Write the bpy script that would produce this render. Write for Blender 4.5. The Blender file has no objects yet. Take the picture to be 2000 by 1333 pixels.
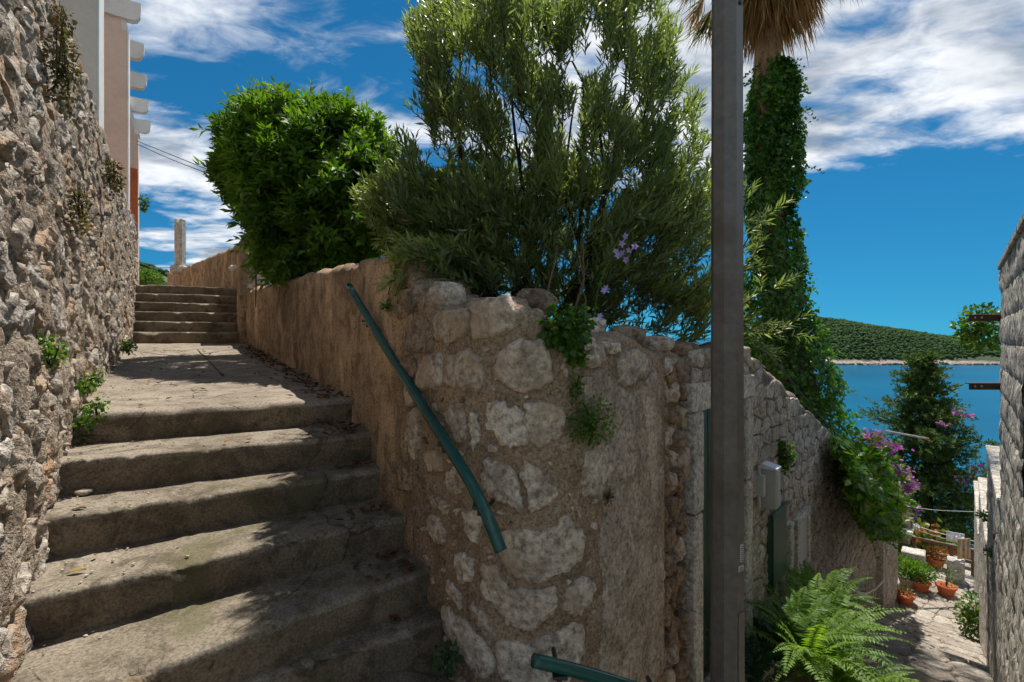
import bpy, math, random
import numpy as np
from mathutils import Vector, noise as mnoise

# ------------------------------------------------------------------ camera, sky, sun, exposure
sc = bpy.context.scene
COL = sc.collection
rng = np.random.default_rng(7)
random.seed(7)
F, HX, HY = 950.0, 1000.0, 660.0          # focal length in photo pixels, principal column, horizon row
cam_d = bpy.data.cameras.new('camera')
cam = bpy.data.objects.new('camera', cam_d); COL.objects.link(cam)
cam.location = (0, 0, 0); cam.rotation_euler = (math.radians(90), 0, 0)
cam_d.sensor_width = 36.0; cam_d.lens = F / 2000.0 * 36.0
cam_d.shift_y = -0.00325
cam_d.clip_start = 0.05; cam_d.clip_end = 30000
sc.camera = cam

SUN = Vector((0.126, 0.394, 1.0)).normalized()
SUN_EL = math.asin(SUN.z); SUN_AZ = math.atan2(SUN.x, SUN.y)
sun_d = bpy.data.lights.new('sun', 'SUN'); sun = bpy.data.objects.new('sun', sun_d); COL.objects.link(sun)
sun_d.energy = 4.3; sun_d.angle = math.radians(0.55); sun_d.color = (1.0, 0.95, 0.87)
sun.rotation_euler = SUN.to_track_quat('Z', 'Y').to_euler()

sc.view_settings.view_transform = 'Standard'
sc.view_settings.look = 'None'
sc.view_settings.exposure = 0.62
sc.view_settings.gamma = 1.0
sc.cycles.max_bounces = 5
sc.cycles.diffuse_bounces = 3
sc.cycles.use_adaptive_sampling = True
sc.cycles.adaptive_threshold = 0.05
sc.cycles.transparent_max_bounces = 4
sc.cycles.use_denoising = True


class NT:
    """small helper round a node tree"""
    def __init__(s, tree): s.t = tree; s.n = tree.nodes; s.l = tree.links
    def new(s, ty, **kw):
        n = s.n.new(ty)
        for k, v in kw.items(): setattr(n, k, v)
        return n
    def put(s, sock, v):
        if isinstance(v, bpy.types.NodeSocket): s.l.new(v, sock)
        elif v is not None: sock.default_value = v
    def math(s, op, a, b=None, c=None, clamp=False):
        n = s.new('ShaderNodeMath', operation=op, use_clamp=clamp)
        s.put(n.inputs[0], a); s.put(n.inputs[1], b); s.put(n.inputs[2], c)
        return n.outputs[0]
    def vmath(s, op, a, b=None, sc=None):
        n = s.new('ShaderNodeVectorMath', operation=op)
        s.put(n.inputs[0], a); s.put(n.inputs[1], b)
        if sc is not None: s.put(n.inputs['Scale'], sc)
        return n.outputs['Value'] if op in ('DOT_PRODUCT', 'LENGTH') else n.outputs[0]
    def noise(s, vec, scale, detail=6, rough=0.55, dist=0.0, color=False):
        n = s.new('ShaderNodeTexNoise')
        s.put(n.inputs['Vector'], vec); s.put(n.inputs['Scale'], scale)
        n.inputs['Detail'].default_value = detail; n.inputs['Roughness'].default_value = rough
        n.inputs['Distortion'].default_value = dist
        return n.outputs['Color'] if color else n.outputs[0]
    def voro(s, vec, scale, feature='F1', out='Distance'):
        n = s.new('ShaderNodeTexVoronoi', feature=feature)
        s.put(n.inputs['Vector'], vec); s.put(n.inputs['Scale'], scale)
        return n.outputs[out]
    def mix(s, f, a, b, ty='MIX'):
        n = s.new('ShaderNodeMix', data_type='RGBA', blend_type=ty)
        s.put(n.inputs[0], f)
        s.put(n.inputs[6], a if isinstance(a, bpy.types.NodeSocket) else tuple(a) + (1,) * (4 - len(a)))
        s.put(n.inputs[7], b if isinstance(b, bpy.types.NodeSocket) else tuple(b) + (1,) * (4 - len(b)))
        return n.outputs[2]
    def step(s, v, a, b):
        n = s.new('ShaderNodeMapRange', interpolation_type='SMOOTHSTEP')
        s.put(n.inputs[0], v); n.inputs[1].default_value = a; n.inputs[2].default_value = b
        return n.outputs[0]
    def ramp(s, v, stops):
        n = s.new('ShaderNodeValToRGB'); s.put(n.inputs[0], v)
        if len(stops) == 1: stops = [(0.0, stops[0][1]), (1.0, stops[0][1])]
        e = n.color_ramp.elements
        while len(e) < len(stops): e.new(0.5)
        for el, (p, c) in zip(e, stops): el.position = p; el.color = tuple(c) + (1,)
        return n.outputs[0]
    def map(s, vec, scale=(1, 1, 1), loc=(0, 0, 0), rot=(0, 0, 0)):
        n = s.new('ShaderNodeMapping'); s.put(n.inputs[0], vec)
        n.inputs[1].default_value = loc; n.inputs[2].default_value = rot; n.inputs[3].default_value = scale
        return n.outputs[0]


CR, CX, CY = -30, 33.2, 5.1
world = bpy.data.worlds.new('World'); sc.world = world; world.use_nodes = True
W = NT(world.node_tree); W.n.clear()
sky = W.new('ShaderNodeTexSky', sky_type='NISHITA', sun_disc=False)
sky.sun_elevation = SUN_EL; sky.sun_rotation = SUN_AZ
sky.altitude = 30; sky.air_density = 1.0; sky.dust_density = 0.05; sky.ozone_density = 3.0
hsv = W.new('ShaderNodeHueSaturation'); W.l.new(sky.outputs[0], hsv.inputs['Color'])
hsv.inputs['Hue'].default_value = 0.492; hsv.inputs['Saturation'].default_value = 1.12; hsv.inputs['Value'].default_value = 1.0
tint = W.mix(1.0, hsv.outputs[0], (0.21, 0.90, 1.14), 'MULTIPLY')
g = W.new('ShaderNodeTexCoord').outputs['Generated']
W.l.new(W.vmath('NORMALIZE', W.vmath('ADD', W.vmath('MULTIPLY', g, (1, 1, 0.9)), (0, 0, 0.10))), sky.inputs[0])   # clear Mediterranean air: no yellow band low down
sep = W.new('ShaderNodeSeparateXYZ'); W.l.new(g, sep.inputs[0])
zc = W.math('ADD', W.math('MAXIMUM', sep.outputs[2], 0.0), 0.10)
px_ = W.math('DIVIDE', sep.outputs[0], zc); py_ = W.math('DIVIDE', sep.outputs[1], zc)
cmb = W.new('ShaderNodeCombineXYZ'); W.l.new(px_, cmb.inputs[0]); W.l.new(py_, cmb.inputs[1])
cp = cmb.outputs[0]                                           # position on a flat cloud deck overhead
edge = W.math('ADD', W.math('MULTIPLY', px_, 0.42), W.math('MULTIPLY', py_, 0.71))
cpr = W.map(cp, scale=(0.8, 1.25, 1.0), rot=(0, 0, math.radians(CR)), loc=(CX, CY, 0.0))
cpr = W.vmath('ADD', cpr, W.vmath('SCALE', W.noise(cpr, 2.2, 3, 0.5, color=True), sc=0.35))
n1 = W.noise(cpr, 1.25, 8, 0.60)
dens = n1
cover = W.step(edge, 2.5, 1.75)                               # the cloud field ends along one straight front
thr = W.math('SUBTRACT', 0.72, W.math('MULTIPLY', cover, 0.240))
dd = W.math('SUBTRACT', dens, thr)
alpha = W.math('MULTIPLY', W.step(dd, -0.065, 0.105), W.step(sep.outputs[2], 0.0, 0.05))
offs = W.vmath('ADD', cpr, (0.03, 0.13, 0.0))
n1b = W.noise(offs, 1.25, 5, 0.55)
rim = W.math('SUBTRACT', n1, n1b)                            # thinner towards the sun: brighter
lit = W.step(W.math('ADD', W.math('MULTIPLY', dd, -0.9), W.math('MULTIPLY', rim, 1.5)), -0.24, 0.04)
ccol = W.mix(lit, (0.19, 0.235, 0.30), (0.64, 0.66, 0.69))
fin = W.mix(alpha, W.vmath('SCALE', tint, sc=0.050), ccol)
bg = W.new('ShaderNodeBackground'); W.l.new(fin, bg.inputs[0]); bg.inputs[1].default_value = 1.0
wo = W.new('ShaderNodeOutputWorld'); W.l.new(bg.outputs[0], wo.inputs[0])
world.cycles.sampling_method = 'MANUAL'; world.cycles.sample_map_resolution = 256

# ------------------------------------------------------------------ helpers
def tag(o, label=None, cat=None, group=None, kind=None):
    if label: o['label'] = label
    if cat: o['category'] = cat
    if group: o['group'] = group
    if kind: o['kind'] = kind
    return o

def empty(name, loc=(0, 0, 0), label=None, cat=None, group=None):
    o = bpy.data.objects.new(name, None); COL.objects.link(o); o.location = loc
    o.empty_display_size = 0.1
    return tag(o, label, cat, group)

def bounds(V): return V.min(0), V.max(0)

def mesh(name, V, Fs, mat, parent=None, smooth=False):
    """V n x 3 (world space), Fs list of arrays/lists of faces -> one linked mesh object"""
    V = np.asarray(V, dtype=np.float32)
    me = bpy.data.meshes.new(name)
    if isinstance(Fs, np.ndarray):
        k = Fs.shape[1]; n = len(Fs)
        me.vertices.add(len(V)); me.vertices.foreach_set('co', V.ravel())
        me.loops.add(n * k); me.loops.foreach_set('vertex_index', Fs.ravel().astype(np.int32))
        me.polygons.add(n)
        me.polygons.foreach_set('loop_start', np.arange(0, n * k, k, dtype=np.int32))
        me.update(calc_edges=True)
    else:
        me.from_pydata(V.tolist(), [], [list(map(int, f)) for f in Fs]); me.update()
    if smooth: me.polygons.foreach_set('use_smooth', [True] * len(me.polygons))
    if isinstance(mat, (list, tuple)):
        for m in mat: me.materials.append(m)
    else: me.materials.append(mat)
    o = bpy.data.objects.new(name, me); COL.objects.link(o)
    if parent is not None:
        o.parent = parent
        if parent.type == 'EMPTY' or True:
            o.location = -Vector(world_loc(parent))
    return o

def world_loc(o):
    v = Vector(o.location)
    while o.parent: o = o.parent; v = v + Vector(o.location)
    return v

class MB:
    """collects shapes into one mesh"""
    def __init__(s): s.V = []; s.F = []; s.n = 0
    def add(s, V, Fs):
        V = np.asarray(V, float); s.V.append(V)
        for f in Fs: s.F.append([int(i) + s.n for i in f])
        s.n += len(V); return s
    def box(s, c, size, ax=((1, 0, 0), (0, 1, 0), (0, 0, 1)), bev=0.0):
        c = np.array(c, float); a = np.array(ax, float); h = np.array(size, float) / 2
        if bev <= 0:
            P = [c + a[0] * h[0] * i + a[1] * h[1] * j + a[2] * h[2] * k for i in (-1, 1) for j in (-1, 1) for k in (-1, 1)]
            return s.add(P, [(0, 1, 3, 2), (4, 6, 7, 5), (0, 4, 5, 1), (2, 3, 7, 6), (0, 2, 6, 4), (1, 5, 7, 3)])
        P = []
        for k in (-1, 1):
            for st in ((1, 0), (0, 1)):
                pass
        # chamfered box: 24 vertices, three per corner
        idx = {}
        for i in (-1, 1):
            for j in (-1, 1):
                for k in (-1, 1):
                    for m in range(3):
                        q = [(h[0] - bev) * i, (h[1] - bev) * j, (h[2] - bev) * k]
                        q[m] = h[m] * (i, j, k)[m]
                        idx[i, j, k, m] = len(P); P.append(c + a[0] * q[0] + a[1] * q[1] + a[2] * q[2])
        Fc = []
        for m in range(3):
            o1, o2 = [x for x in range(3) if x != m]
            for sg in (-1, 1):
                f = []
                for (u, v) in ((-1, -1), (1, -1), (1, 1), (-1, 1)):
                    t = [0, 0, 0]; t[m] = sg; t[o1] = u; t[o2] = v
                    f.append(idx[t[0], t[1], t[2], m])
                Fc.append(f)
        for m in range(3):                                       # edges along axis m
            o1, o2 = [x for x in range(3) if x != m]
            for u in (-1, 1):
                for v in (-1, 1):
                    t0 = [0, 0, 0]; t0[o1] = u; t0[o2] = v; t1 = list(t0); t0[m] = -1; t1[m] = 1
                    Fc.append([idx[tuple(t0) + (o1,)], idx[tuple(t1) + (o1,)], idx[tuple(t1) + (o2,)], idx[tuple(t0) + (o2,)]])
        for i in (-1, 1):
            for j in (-1, 1):
                for k in (-1, 1): Fc.append([idx[i, j, k, 0], idx[i, j, k, 1], idx[i, j, k, 2]])
        return s.add(P, Fc)
    def tube(s, pts, r, n=8, cap=True):
        pts = np.array(pts, float); m = len(pts)
        r = np.full(m, r, float) if np.isscalar(r) else np.array(r, float)
        T = np.gradient(pts, axis=0); T /= np.linalg.norm(T, axis=1)[:, None] + 1e-9
        u = np.cross(T[0], [0.13, 0.31, 0.94]); u /= np.linalg.norm(u) + 1e-9
        V = []
        for i in range(m):
            u = u - T[i] * np.dot(u, T[i]); u /= np.linalg.norm(u) + 1e-9
            v = np.cross(T[i], u)
            for k in range(n):
                a = 2 * math.pi * k / n
                V.append(pts[i] + r[i] * (math.cos(a) * u + math.sin(a) * v))
        Fc = [[i * n + k, i * n + (k + 1) % n, (i + 1) * n + (k + 1) % n, (i + 1) * n + k] for i in range(m - 1) for k in range(n)]
        if cap: Fc += [list(range(n))[::-1], [(m - 1) * n + k for k in range(n)]]
        return s.add(V, Fc)
    def lathe(s, c, prof, n=20):
        c = np.array(c, float); V = []; m = len(prof)
        for (r, z) in prof:
            for k in range(n):
                a = 2 * math.pi * k / n; V.append(c + [r * math.cos(a), r * math.sin(a), z])
        Fc = [[i * n + k, i * n + (k + 1) % n, (i + 1) * n + (k + 1) % n, (i + 1) * n + k] for i in range(m - 1) for k in range(n)]
        Fc += [list(range(n))[::-1], [(m - 1) * n + k for k in range(n)]]
        return s.add(V, Fc)
    def prism(s, base, top):
        n = len(base)
        return s.add(np.vstack([base, top]), [list(range(n))[::-1], [n + i for i in range(n)]] + [[i, (i + 1) % n, n + (i + 1) % n, n + i] for i in range(n)])
    def build(s, name, mat, parent=None, smooth=False):
        return mesh(name, np.vstack(s.V), s.F, mat, parent, smooth)

def grid_faces(nu, nv, flip=False):
    i = np.arange(nu - 1)[:, None] * nv + np.arange(nv - 1)[None, :]
    f = np.stack([i, i + nv, i + nv + 1, i + 1], -1).reshape(-1, 4)
    return f[:, ::-1].copy() if flip else f

def fbm(p, oct=4): return mnoise.fractal(Vector(p), 1.0, 2.0, oct)
def at_y(px, py, Y): return np.array([(px - HX) / F * Y, Y, (HY - py) / F * Y])
def at_z(px, py, z):
    Y = -z * F / (py - HY); return np.array([(px - HX) / F * Y, Y, z])
def unit(v): v = np.asarray(v, float); return v / (np.linalg.norm(v, axis=-1, keepdims=True) + 1e-9)

# ------------------------------------------------------------------ materials
def material(name):
    m = bpy.data.materials.new(name); m.use_nodes = True
    t = NT(m.node_tree); b = t.n['Principled BSDF']
    return m, t, b

def coord(t): return t.new('ShaderNodeTexCoord').outputs['Object']
def wpos(t): return t.new('ShaderNodeNewGeometry').outputs['Position']
def piece_rand(t):
    a = t.new('ShaderNodeObjectInfo').outputs['Random']; b = t.new('ShaderNodeNewGeometry').outputs['Random Per Island']
    return t.math('FRACT', t.math('ADD', a, b))

def bump(t, b, h, strength=0.5, dist=0.02, prev=None):
    n = t.new('ShaderNodeBump'); n.inputs['Strength'].default_value = strength; n.inputs['Distance'].default_value = dist
    t.put(n.inputs['Height'], h)
    if prev is not None: t.l.new(prev, n.inputs['Normal'])
    t.l.new(n.outputs[0], b.inputs['Normal']); return n.outputs[0]

def m_stone(name, cols, stain=(0.10, 0.08, 0.06), fine=38.0, bstr=0.7, bdist=0.015, stain_amt=0.55, tint=None, lichen=None, vstretch=1.0):
    """cols: list of colours picked per stone; speckled, stained, pitted"""
    m, t, b = material(name); p = wpos(t)
    ps = t.map(p, scale=(1, 1, vstretch)) if vstretch != 1.0 else p
    r = piece_rand(t)
    base = t.ramp(r, [(i / max(1, len(cols) - 1), c) for i, c in enumerate(cols)])
    sm = t.noise(ps, fine, 4, 0.7); ss = t.noise(ps, 7.5, 5, 0.68, 0.5)
    base = t.mix(t.math('MULTIPLY', t.step(ss, 0.47, 0.60), stain_amt), base, stain)
    base = t.mix(1.0, base, t.ramp(sm, [(0.36, (0.48, 0.46, 0.44)), (0.5, (0.95, 0.95, 0.95)), (0.66, (1.35, 1.33, 1.3))]), 'MULTIPLY')
    if tint:
        tn = t.noise(p, 3.3, 2, 0.5); base = t.mix(t.math('MULTIPLY', t.step(tn, 0.52, 0.62), 0.6), base, tint)
    t.l.new(base, b.inputs['Base Color']); b.inputs['Roughness'].default_value = 0.92; b.inputs['Specular IOR Level'].default_value = 0.2
    h = t.math('ADD', t.math('MULTIPLY', sm, 0.8), ss)
    bump(t, b, h, bstr, bdist)
    return m

def m_concrete(name, c1, c2, dark, moss=None, cracks=True, fine=45, bstr=0.55, bdist=0.012, drip=False, dk=0.8, fc=1.0):
    m, t, b = material(name); p = wpos(t)
    big = t.noise(p, 1.6, 4, 0.62, 0.4); mid = t.noise(p, 7.0, 5, 0.7, 0.5); sm = t.noise(p, fine, 3, 0.75)
    col = t.mix(t.step(big, 0.40, 0.60), c1, c2)
    col = t.mix(t.math('MULTIPLY', t.step(mid, 0.46, 0.62), dk), col, dark)
    if drip:
        dr = t.noise(t.map(p, scale=(2.6, 2.6, 1.5)), 1.0, 5, 0.66, 0.7)
        col = t.mix(t.math('MULTIPLY', t.step(dr, 0.46, 0.66), 0.7), col, dark)
        pale = t.noise(t.map(p, scale=(2.6, 2.6, 1.4), loc=(4, 1, 7)), 1.0, 4, 0.65, 0.5)
        col = t.mix(t.math('MULTIPLY', t.step(pale, 0.52, 0.64), 0.55), col, tuple(min(1, x * 1.55) for x in c1))
    col = t.mix(1.0, col, t.ramp(sm, [(0.34, (1 - .55 * fc, 1 - .56 * fc, 1 - .58 * fc)), (0.5, (0.97, 0.97, 0.97)), (0.68, (1 + .45 * fc, 1 + .43 * fc, 1 + .4 * fc))]), 'MULTIPLY')
    if moss:
        mn = t.noise(p, 1.7, 5, 0.72, 0.6)
        col = t.mix(t.math('MULTIPLY', t.step(mn, 0.56, 0.68), 0.6), col, moss)
    h = t.math('ADD', t.math('MULTIPLY', sm, 0.6), mid)
    if cracks:
        pd = t.vmath('ADD', p, t.vmath('SCALE', t.noise(p, 2.0, 2, 0.5, color=True), sc=0.3))
        e = t.voro(pd, 0.85, 'DISTANCE_TO_EDGE'); ck = t.step(e, 0.0, 0.0045)
        gate = t.math('MULTIPLY', t.step(mid, 0.42, 0.55), 0.85)
        ck = t.math('SUBTRACT', 1.0, t.math('MULTIPLY', t.math('SUBTRACT', 1.0, ck), gate))
        col = t.mix(ck, (0.035, 0.028, 0.02), col); h = t.math('ADD', h, t.math('MULTIPLY', ck, 0.8))
    t.l.new(col, b.inputs['Base Color']); b.inputs['Roughness'].default_value = 0.93; b.inputs['Specular IOR Level'].default_value = 0.2
    bump(t, b, h, bstr, bdist)
    return m

def m_leaf(name, cols, trans=0.35, tcol=None, rough=0.42, spec=0.35):
    m, t, b = material(name)
    r = t.new('ShaderNodeNewGeometry').outputs['Random Per Island']
    col = t.ramp(r, [(i / max(1, len(cols) - 1), c) for i, c in enumerate(cols)])
    pn = t.noise(wpos(t), 2.2, 3); col = t.mix(1.0, col, t.ramp(pn, [(0.36, (0.66, 0.72, 0.66)), (0.64, (1.34, 1.26, 1.15))]), 'MULTIPLY')
    t.l.new(col, b.inputs['Base Color']); b.inputs['Roughness'].default_value = rough; b.inputs['Specular IOR Level'].default_value = spec
    tr = t.new('ShaderNodeBsdfTranslucent')
    t.l.new(t.mix(1.0, col, tcol or (1.9, 2.1, 0.8), 'MULTIPLY'), tr.inputs[0])
    mx = t.new('ShaderNodeMixShader'); mx.inputs[0].default_value = trans
    t.l.new(b.outputs[0], mx.inputs[1]); t.l.new(tr.outputs[0], mx.inputs[2])
    t.l.new(mx.outputs[0], t.n['Material Output'].inputs[0])
    return m

def m_plain(name, col, rough=0.5, metal=0.0, var=0.15, scale=20, bstr=0.1, dirt=None, spec=0.5):
    m, t, b = material(name); p = wpos(t)
    n = t.noise(p, scale, 6, 0.65); n2 = t.noise(p, 3.0, 5, 0.6)
    c = t.mix(1.0, col, t.ramp(n, [(0.25, (1 - var,) * 3), (0.75, (1 + var,) * 3)]), 'MULTIPLY')
    if dirt: c = t.mix(t.math('MULTIPLY', t.step(n2, 0.48, 0.68), 0.7), c, dirt)
    t.l.new(c, b.inputs['Base Color']); b.inputs['Metallic'].default_value = metal; b.inputs['Specular IOR Level'].default_value = spec
    rr = t.new('ShaderNodeMapRange'); t.put(rr.inputs[0], n); rr.inputs[3].default_value = max(0, rough - 0.1); rr.inputs[4].default_value = min(1, rough + 0.12)
    t.l.new(rr.outputs[0], b.inputs['Roughness'])
    if bstr: bump(t, b, n, bstr, 0.004)
    return m

M = {}
M['wall_mortar'] = m_concrete('wall_mortar', (0.38, 0.31, 0.24), (0.31, 0.25, 0.19), (0.18, 0.135, 0.10), cracks=False, fine=60, bstr=1.0, bdist=0.03)
M['wall_stone'] = m_stone('wall_stone', [(0.41, 0.355, 0.295), (0.49, 0.44, 0.38), (0.38, 0.315, 0.245), (0.44, 0.36, 0.275), (0.42, 0.375, 0.33), (0.50, 0.455, 0.40), (0.41, 0.295, 0.205)], stain=(0.20, 0.155, 0.12), tint=(0.45, 0.28, 0.16), bstr=1.0, bdist=0.03, fine=30)
M['tower_mortar'] = m_concrete('tower_mortar', (0.34, 0.25, 0.17), (0.285, 0.205, 0.137), (0.20, 0.142, 0.094), cracks=False, fine=70, bstr=0.6, bdist=0.012)
M['tower_stone'] = m_stone('tower_stone', [(0.53, 0.44, 0.345), (0.60, 0.51, 0.41), (0.48, 0.39, 0.30), (0.56, 0.465, 0.365), (0.63, 0.55, 0.45)], stain=(0.24, 0.185, 0.135), tint=(0.42, 0.31, 0.21), bstr=0.9, bdist=0.02, fine=34, stain_amt=0.6)
M['brown_stone'] = m_stone('brown_stone', [(0.27, 0.19, 0.13), (0.34, 0.25, 0.175), (0.30, 0.22, 0.16), (0.38, 0.26, 0.16)], stain=(0.10, 0.07, 0.05), bstr=1.0, bdist=0.025, fine=34)
M['plaster'] = m_concrete('plaster', (0.42, 0.295, 0.185), (0.34, 0.235, 0.148), (0.165, 0.112, 0.072), cracks=False, fine=80, bstr=0.6, bdist=0.015, drip=True)
M['pale_plaster'] = m_concrete('pale_plaster', (0.46, 0.375, 0.29), (0.39, 0.315, 0.24), (0.24, 0.185, 0.135), cracks=False, fine=50, bstr=0.6, bdist=0.014, drip=True)
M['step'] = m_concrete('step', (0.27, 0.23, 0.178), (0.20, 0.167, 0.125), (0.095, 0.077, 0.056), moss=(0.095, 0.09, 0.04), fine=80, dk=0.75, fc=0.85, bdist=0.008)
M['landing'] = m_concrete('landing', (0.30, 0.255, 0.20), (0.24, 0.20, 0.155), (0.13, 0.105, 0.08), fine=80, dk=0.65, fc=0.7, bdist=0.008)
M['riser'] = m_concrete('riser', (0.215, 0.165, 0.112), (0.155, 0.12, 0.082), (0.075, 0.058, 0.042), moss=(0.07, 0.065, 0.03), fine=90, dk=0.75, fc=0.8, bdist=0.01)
M['alley_mortar'] = m_concrete('alley_mortar', (0.27, 0.215, 0.165), (0.21, 0.17, 0.13), (0.13, 0.1, 0.075), cracks=False, bstr=0.7, bdist=0.02)
M['alley_stone'] = m_stone('alley_stone', [(0.44, 0.39, 0.33), (0.53, 0.47, 0.40), (0.38, 0.32, 0.26), (0.47, 0.41, 0.345), (0.33, 0.27, 0.21)], stain=(0.2, 0.16, 0.12), bstr=0.8, bdist=0.02)
M['frame_stone'] = m_stone('frame_stone', [(0.50, 0.47, 0.41), (0.55, 0.52, 0.46)], stain=(0.22, 0.19, 0.15), bstr=0.35, bdist=0.008, stain_amt=0.5)
M['paving'] = m_stone('paving', [(0.36, 0.325, 0.28), (0.42, 0.38, 0.325), (0.30, 0.26, 0.22), (0.38, 0.345, 0.295), (0.26, 0.215, 0.175)], stain=(0.24, 0.20, 0.16), bstr=0.5, bdist=0.012)
M['block'] = m_stone('block', [(0.52, 0.475, 0.41), (0.56, 0.515, 0.45), (0.48, 0.435, 0.37)], stain=(0.26, 0.225, 0.18), bstr=1.0, bdist=0.03, fine=26, vstretch=0.35)
M['block_mortar'] = m_concrete('block_mortar', (0.36, 0.33, 0.28), (0.3, 0.27, 0.23), (0.18, 0.155, 0.125), cracks=False, bstr=1.0, bdist=0.03)
M['soil'] = m_concrete('soil', (0.14, 0.10, 0.065), (0.10, 0.075, 0.05), (0.05, 0.04, 0.026), cracks=False, bstr=1.0, bdist=0.04)
M['hill_ground'] = m_concrete('hill_ground', (0.16, 0.14, 0.085), (0.10, 0.10, 0.05), (0.05, 0.06, 0.025), cracks=False)
M['post_paint'] = m_plain('post_paint', (0.135, 0.117, 0.10), 0.5, 0.0, 0.3, 28, 0.2, dirt=(0.085, 0.066, 0.05))
M['green_paint'] = m_plain('green_paint', (0.008, 0.075, 0.06), 0.13, 0.0, 0.2, 30, 0.08, dirt=(0.004, 0.035, 0.03))
M['dark_metal'] = m_plain('dark_metal', (0.03, 0.035, 0.032), 0.5, 0.3, 0.2)
M['door_green'] = m_plain('door_green', (0.012, 0.05, 0.032), 0.4, 0.0, 0.2, 14, 0.1)
M['panel_green'] = m_plain('panel_green', (0.035, 0.085, 0.052), 0.45, 0.0, 0.25, 9, 0.1, dirt=(0.025, 0.05, 0.03))
M['box_grey'] = m_plain('box_grey', (0.40, 0.385, 0.35), 0.5, 0.0, 0.1, 20, 0.05, dirt=(0.3, 0.28, 0.25))
M['box_lid'] = m_plain('box_lid', (0.62, 0.66, 0.72), 0.4, 0.2, 0.08)
M['white_paint_and_sunlit'] = m_plain('white_paint_and_sunlit', (0.74, 0.72, 0.69), 0.7, 0.0, 0.07, 12, 0.1, dirt=(0.58, 0.54, 0.49), spec=0.2)  # real white paint; on house piers and gables the white is painted-in sunlight
M['pink_render'] = m_plain('pink_render', (0.72, 0.55, 0.45), 0.9, 0.0, 0.08, 18, 0.2, dirt=(0.64, 0.48, 0.39), spec=0.1)
M['terracotta'] = m_plain('terracotta', (0.50, 0.14, 0.055), 0.8, 0.0, 0.2, 30, 0.2, dirt=(0.34, 0.10, 0.045), spec=0.2)
M['rust'] = m_plain('rust', (0.07, 0.035, 0.025), 0.8, 0.2, 0.4, 40, 0.3, dirt=(0.11, 0.045, 0.02))
M['cable'] = m_plain('cable', (0.012, 0.012, 0.012), 0.6, 0, 0.1, 20, 0)
M['rod'] = m_plain('rod', (0.42, 0.38, 0.35), 0.4, 0.6, 0.1)
M['wood'] = m_plain('wood', (0.16, 0.10, 0.06), 0.75, 0, 0.3, 18, 0.3, dirt=(0.10, 0.065, 0.042))
M['bark'] = m_stone('bark', [(0.05, 0.038, 0.028)], stain=(0.025, 0.019, 0.014), bstr=1.0, bdist=0.02, vstretch=0.3)
M['palm_bark'] = m_stone('palm_bark', [(0.34, 0.19, 0.10)], stain=(0.2, 0.11, 0.06), bstr=1.0, bdist=0.03, vstretch=0.3)
M['cloth_white'] = m_plain('cloth_white', (0.75, 0.76, 0.8), 0.9, 0, 0.05, 12, 0.1, spec=0.1)
M['cloth_beige'] = m_plain('cloth_beige', (0.58, 0.45, 0.30), 0.9, 0, 0.05, 12, 0.1, spec=0.1)
M['sticker'] = m_plain('sticker', (0.55, 0.53, 0.5), 0.6, 0, 0.1, 60, 0.0, dirt=(0.3, 0.27, 0.24))
M['ink'] = m_plain('ink', (0.05, 0.045, 0.045), 0.6, 0, 0.1, 60, 0.0)
M['lamp_white'] = m_plain('lamp_white', (0.72, 0.68, 0.58), 0.35, 0, 0.05)
M['olive_leaf'] = m_leaf('olive_leaf', [(0.10, 0.13, 0.052), (0.135, 0.17, 0.066), (0.175, 0.215, 0.09), (0.12, 0.145, 0.075), (0.23, 0.265, 0.15)], 0.42, (1.8, 2.0, 0.7), 0.38, 0.4)
M['shrub_leaf'] = m_leaf('shrub_leaf', [(0.14, 0.175, 0.065), (0.18, 0.22, 0.08), (0.23, 0.27, 0.11), (0.28, 0.31, 0.16)], 0.42, (1.8, 2.0, 0.7), 0.38, 0.4)
M['laurel_leaf'] = m_leaf('laurel_leaf', [(0.05, 0.105, 0.014), (0.065, 0.14, 0.018), (0.10, 0.19, 0.024), (0.05, 0.10, 0.014), (0.16, 0.23, 0.045)], 0.40, (1.9, 2.1, 0.5), 0.5, 0.2)
M['ivy_leaf'] = m_leaf('ivy_leaf', [(0.028, 0.075, 0.012), (0.04, 0.105, 0.014), (0.055, 0.135, 0.018), (0.12, 0.19, 0.025)], 0.40, (2.0, 2.4, 0.5))
M['creeper_leaf'] = m_leaf('creeper_leaf', [(0.03, 0.09, 0.012), (0.05, 0.13, 0.016), (0.095, 0.18, 0.024), (0.18, 0.21, 0.03)], 0.38, (2.0, 2.2, 0.5))
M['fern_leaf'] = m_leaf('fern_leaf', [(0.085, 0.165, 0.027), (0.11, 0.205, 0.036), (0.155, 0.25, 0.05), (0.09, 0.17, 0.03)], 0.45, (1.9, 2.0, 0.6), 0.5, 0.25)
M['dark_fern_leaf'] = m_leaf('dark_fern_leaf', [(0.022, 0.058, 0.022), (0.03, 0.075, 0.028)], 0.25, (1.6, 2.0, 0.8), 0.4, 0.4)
M['pine_leaf'] = m_leaf('pine_leaf', [(0.045, 0.085, 0.024), (0.07, 0.115, 0.03), (0.10, 0.15, 0.036), (0.055, 0.095, 0.028)], 0.25, (1.4, 1.7, 0.7), 0.6, 0.2)
M['weed_leaf'] = m_leaf('weed_leaf', [(0.05, 0.12, 0.018), (0.08, 0.16, 0.025), (0.11, 0.19, 0.03)], 0.38)
M['dry_weed_leaf'] = m_leaf('dry_weed_leaf', [(0.12, 0.12, 0.04), (0.20, 0.15, 0.06), (0.07, 0.10, 0.025), (0.24, 0.12, 0.07)], 0.3, (1.5, 1.4, 0.8))
M['palm_leaf'] = m_leaf('palm_leaf', [(0.07, 0.10, 0.03), (0.10, 0.12, 0.04)], 0.25)
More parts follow.
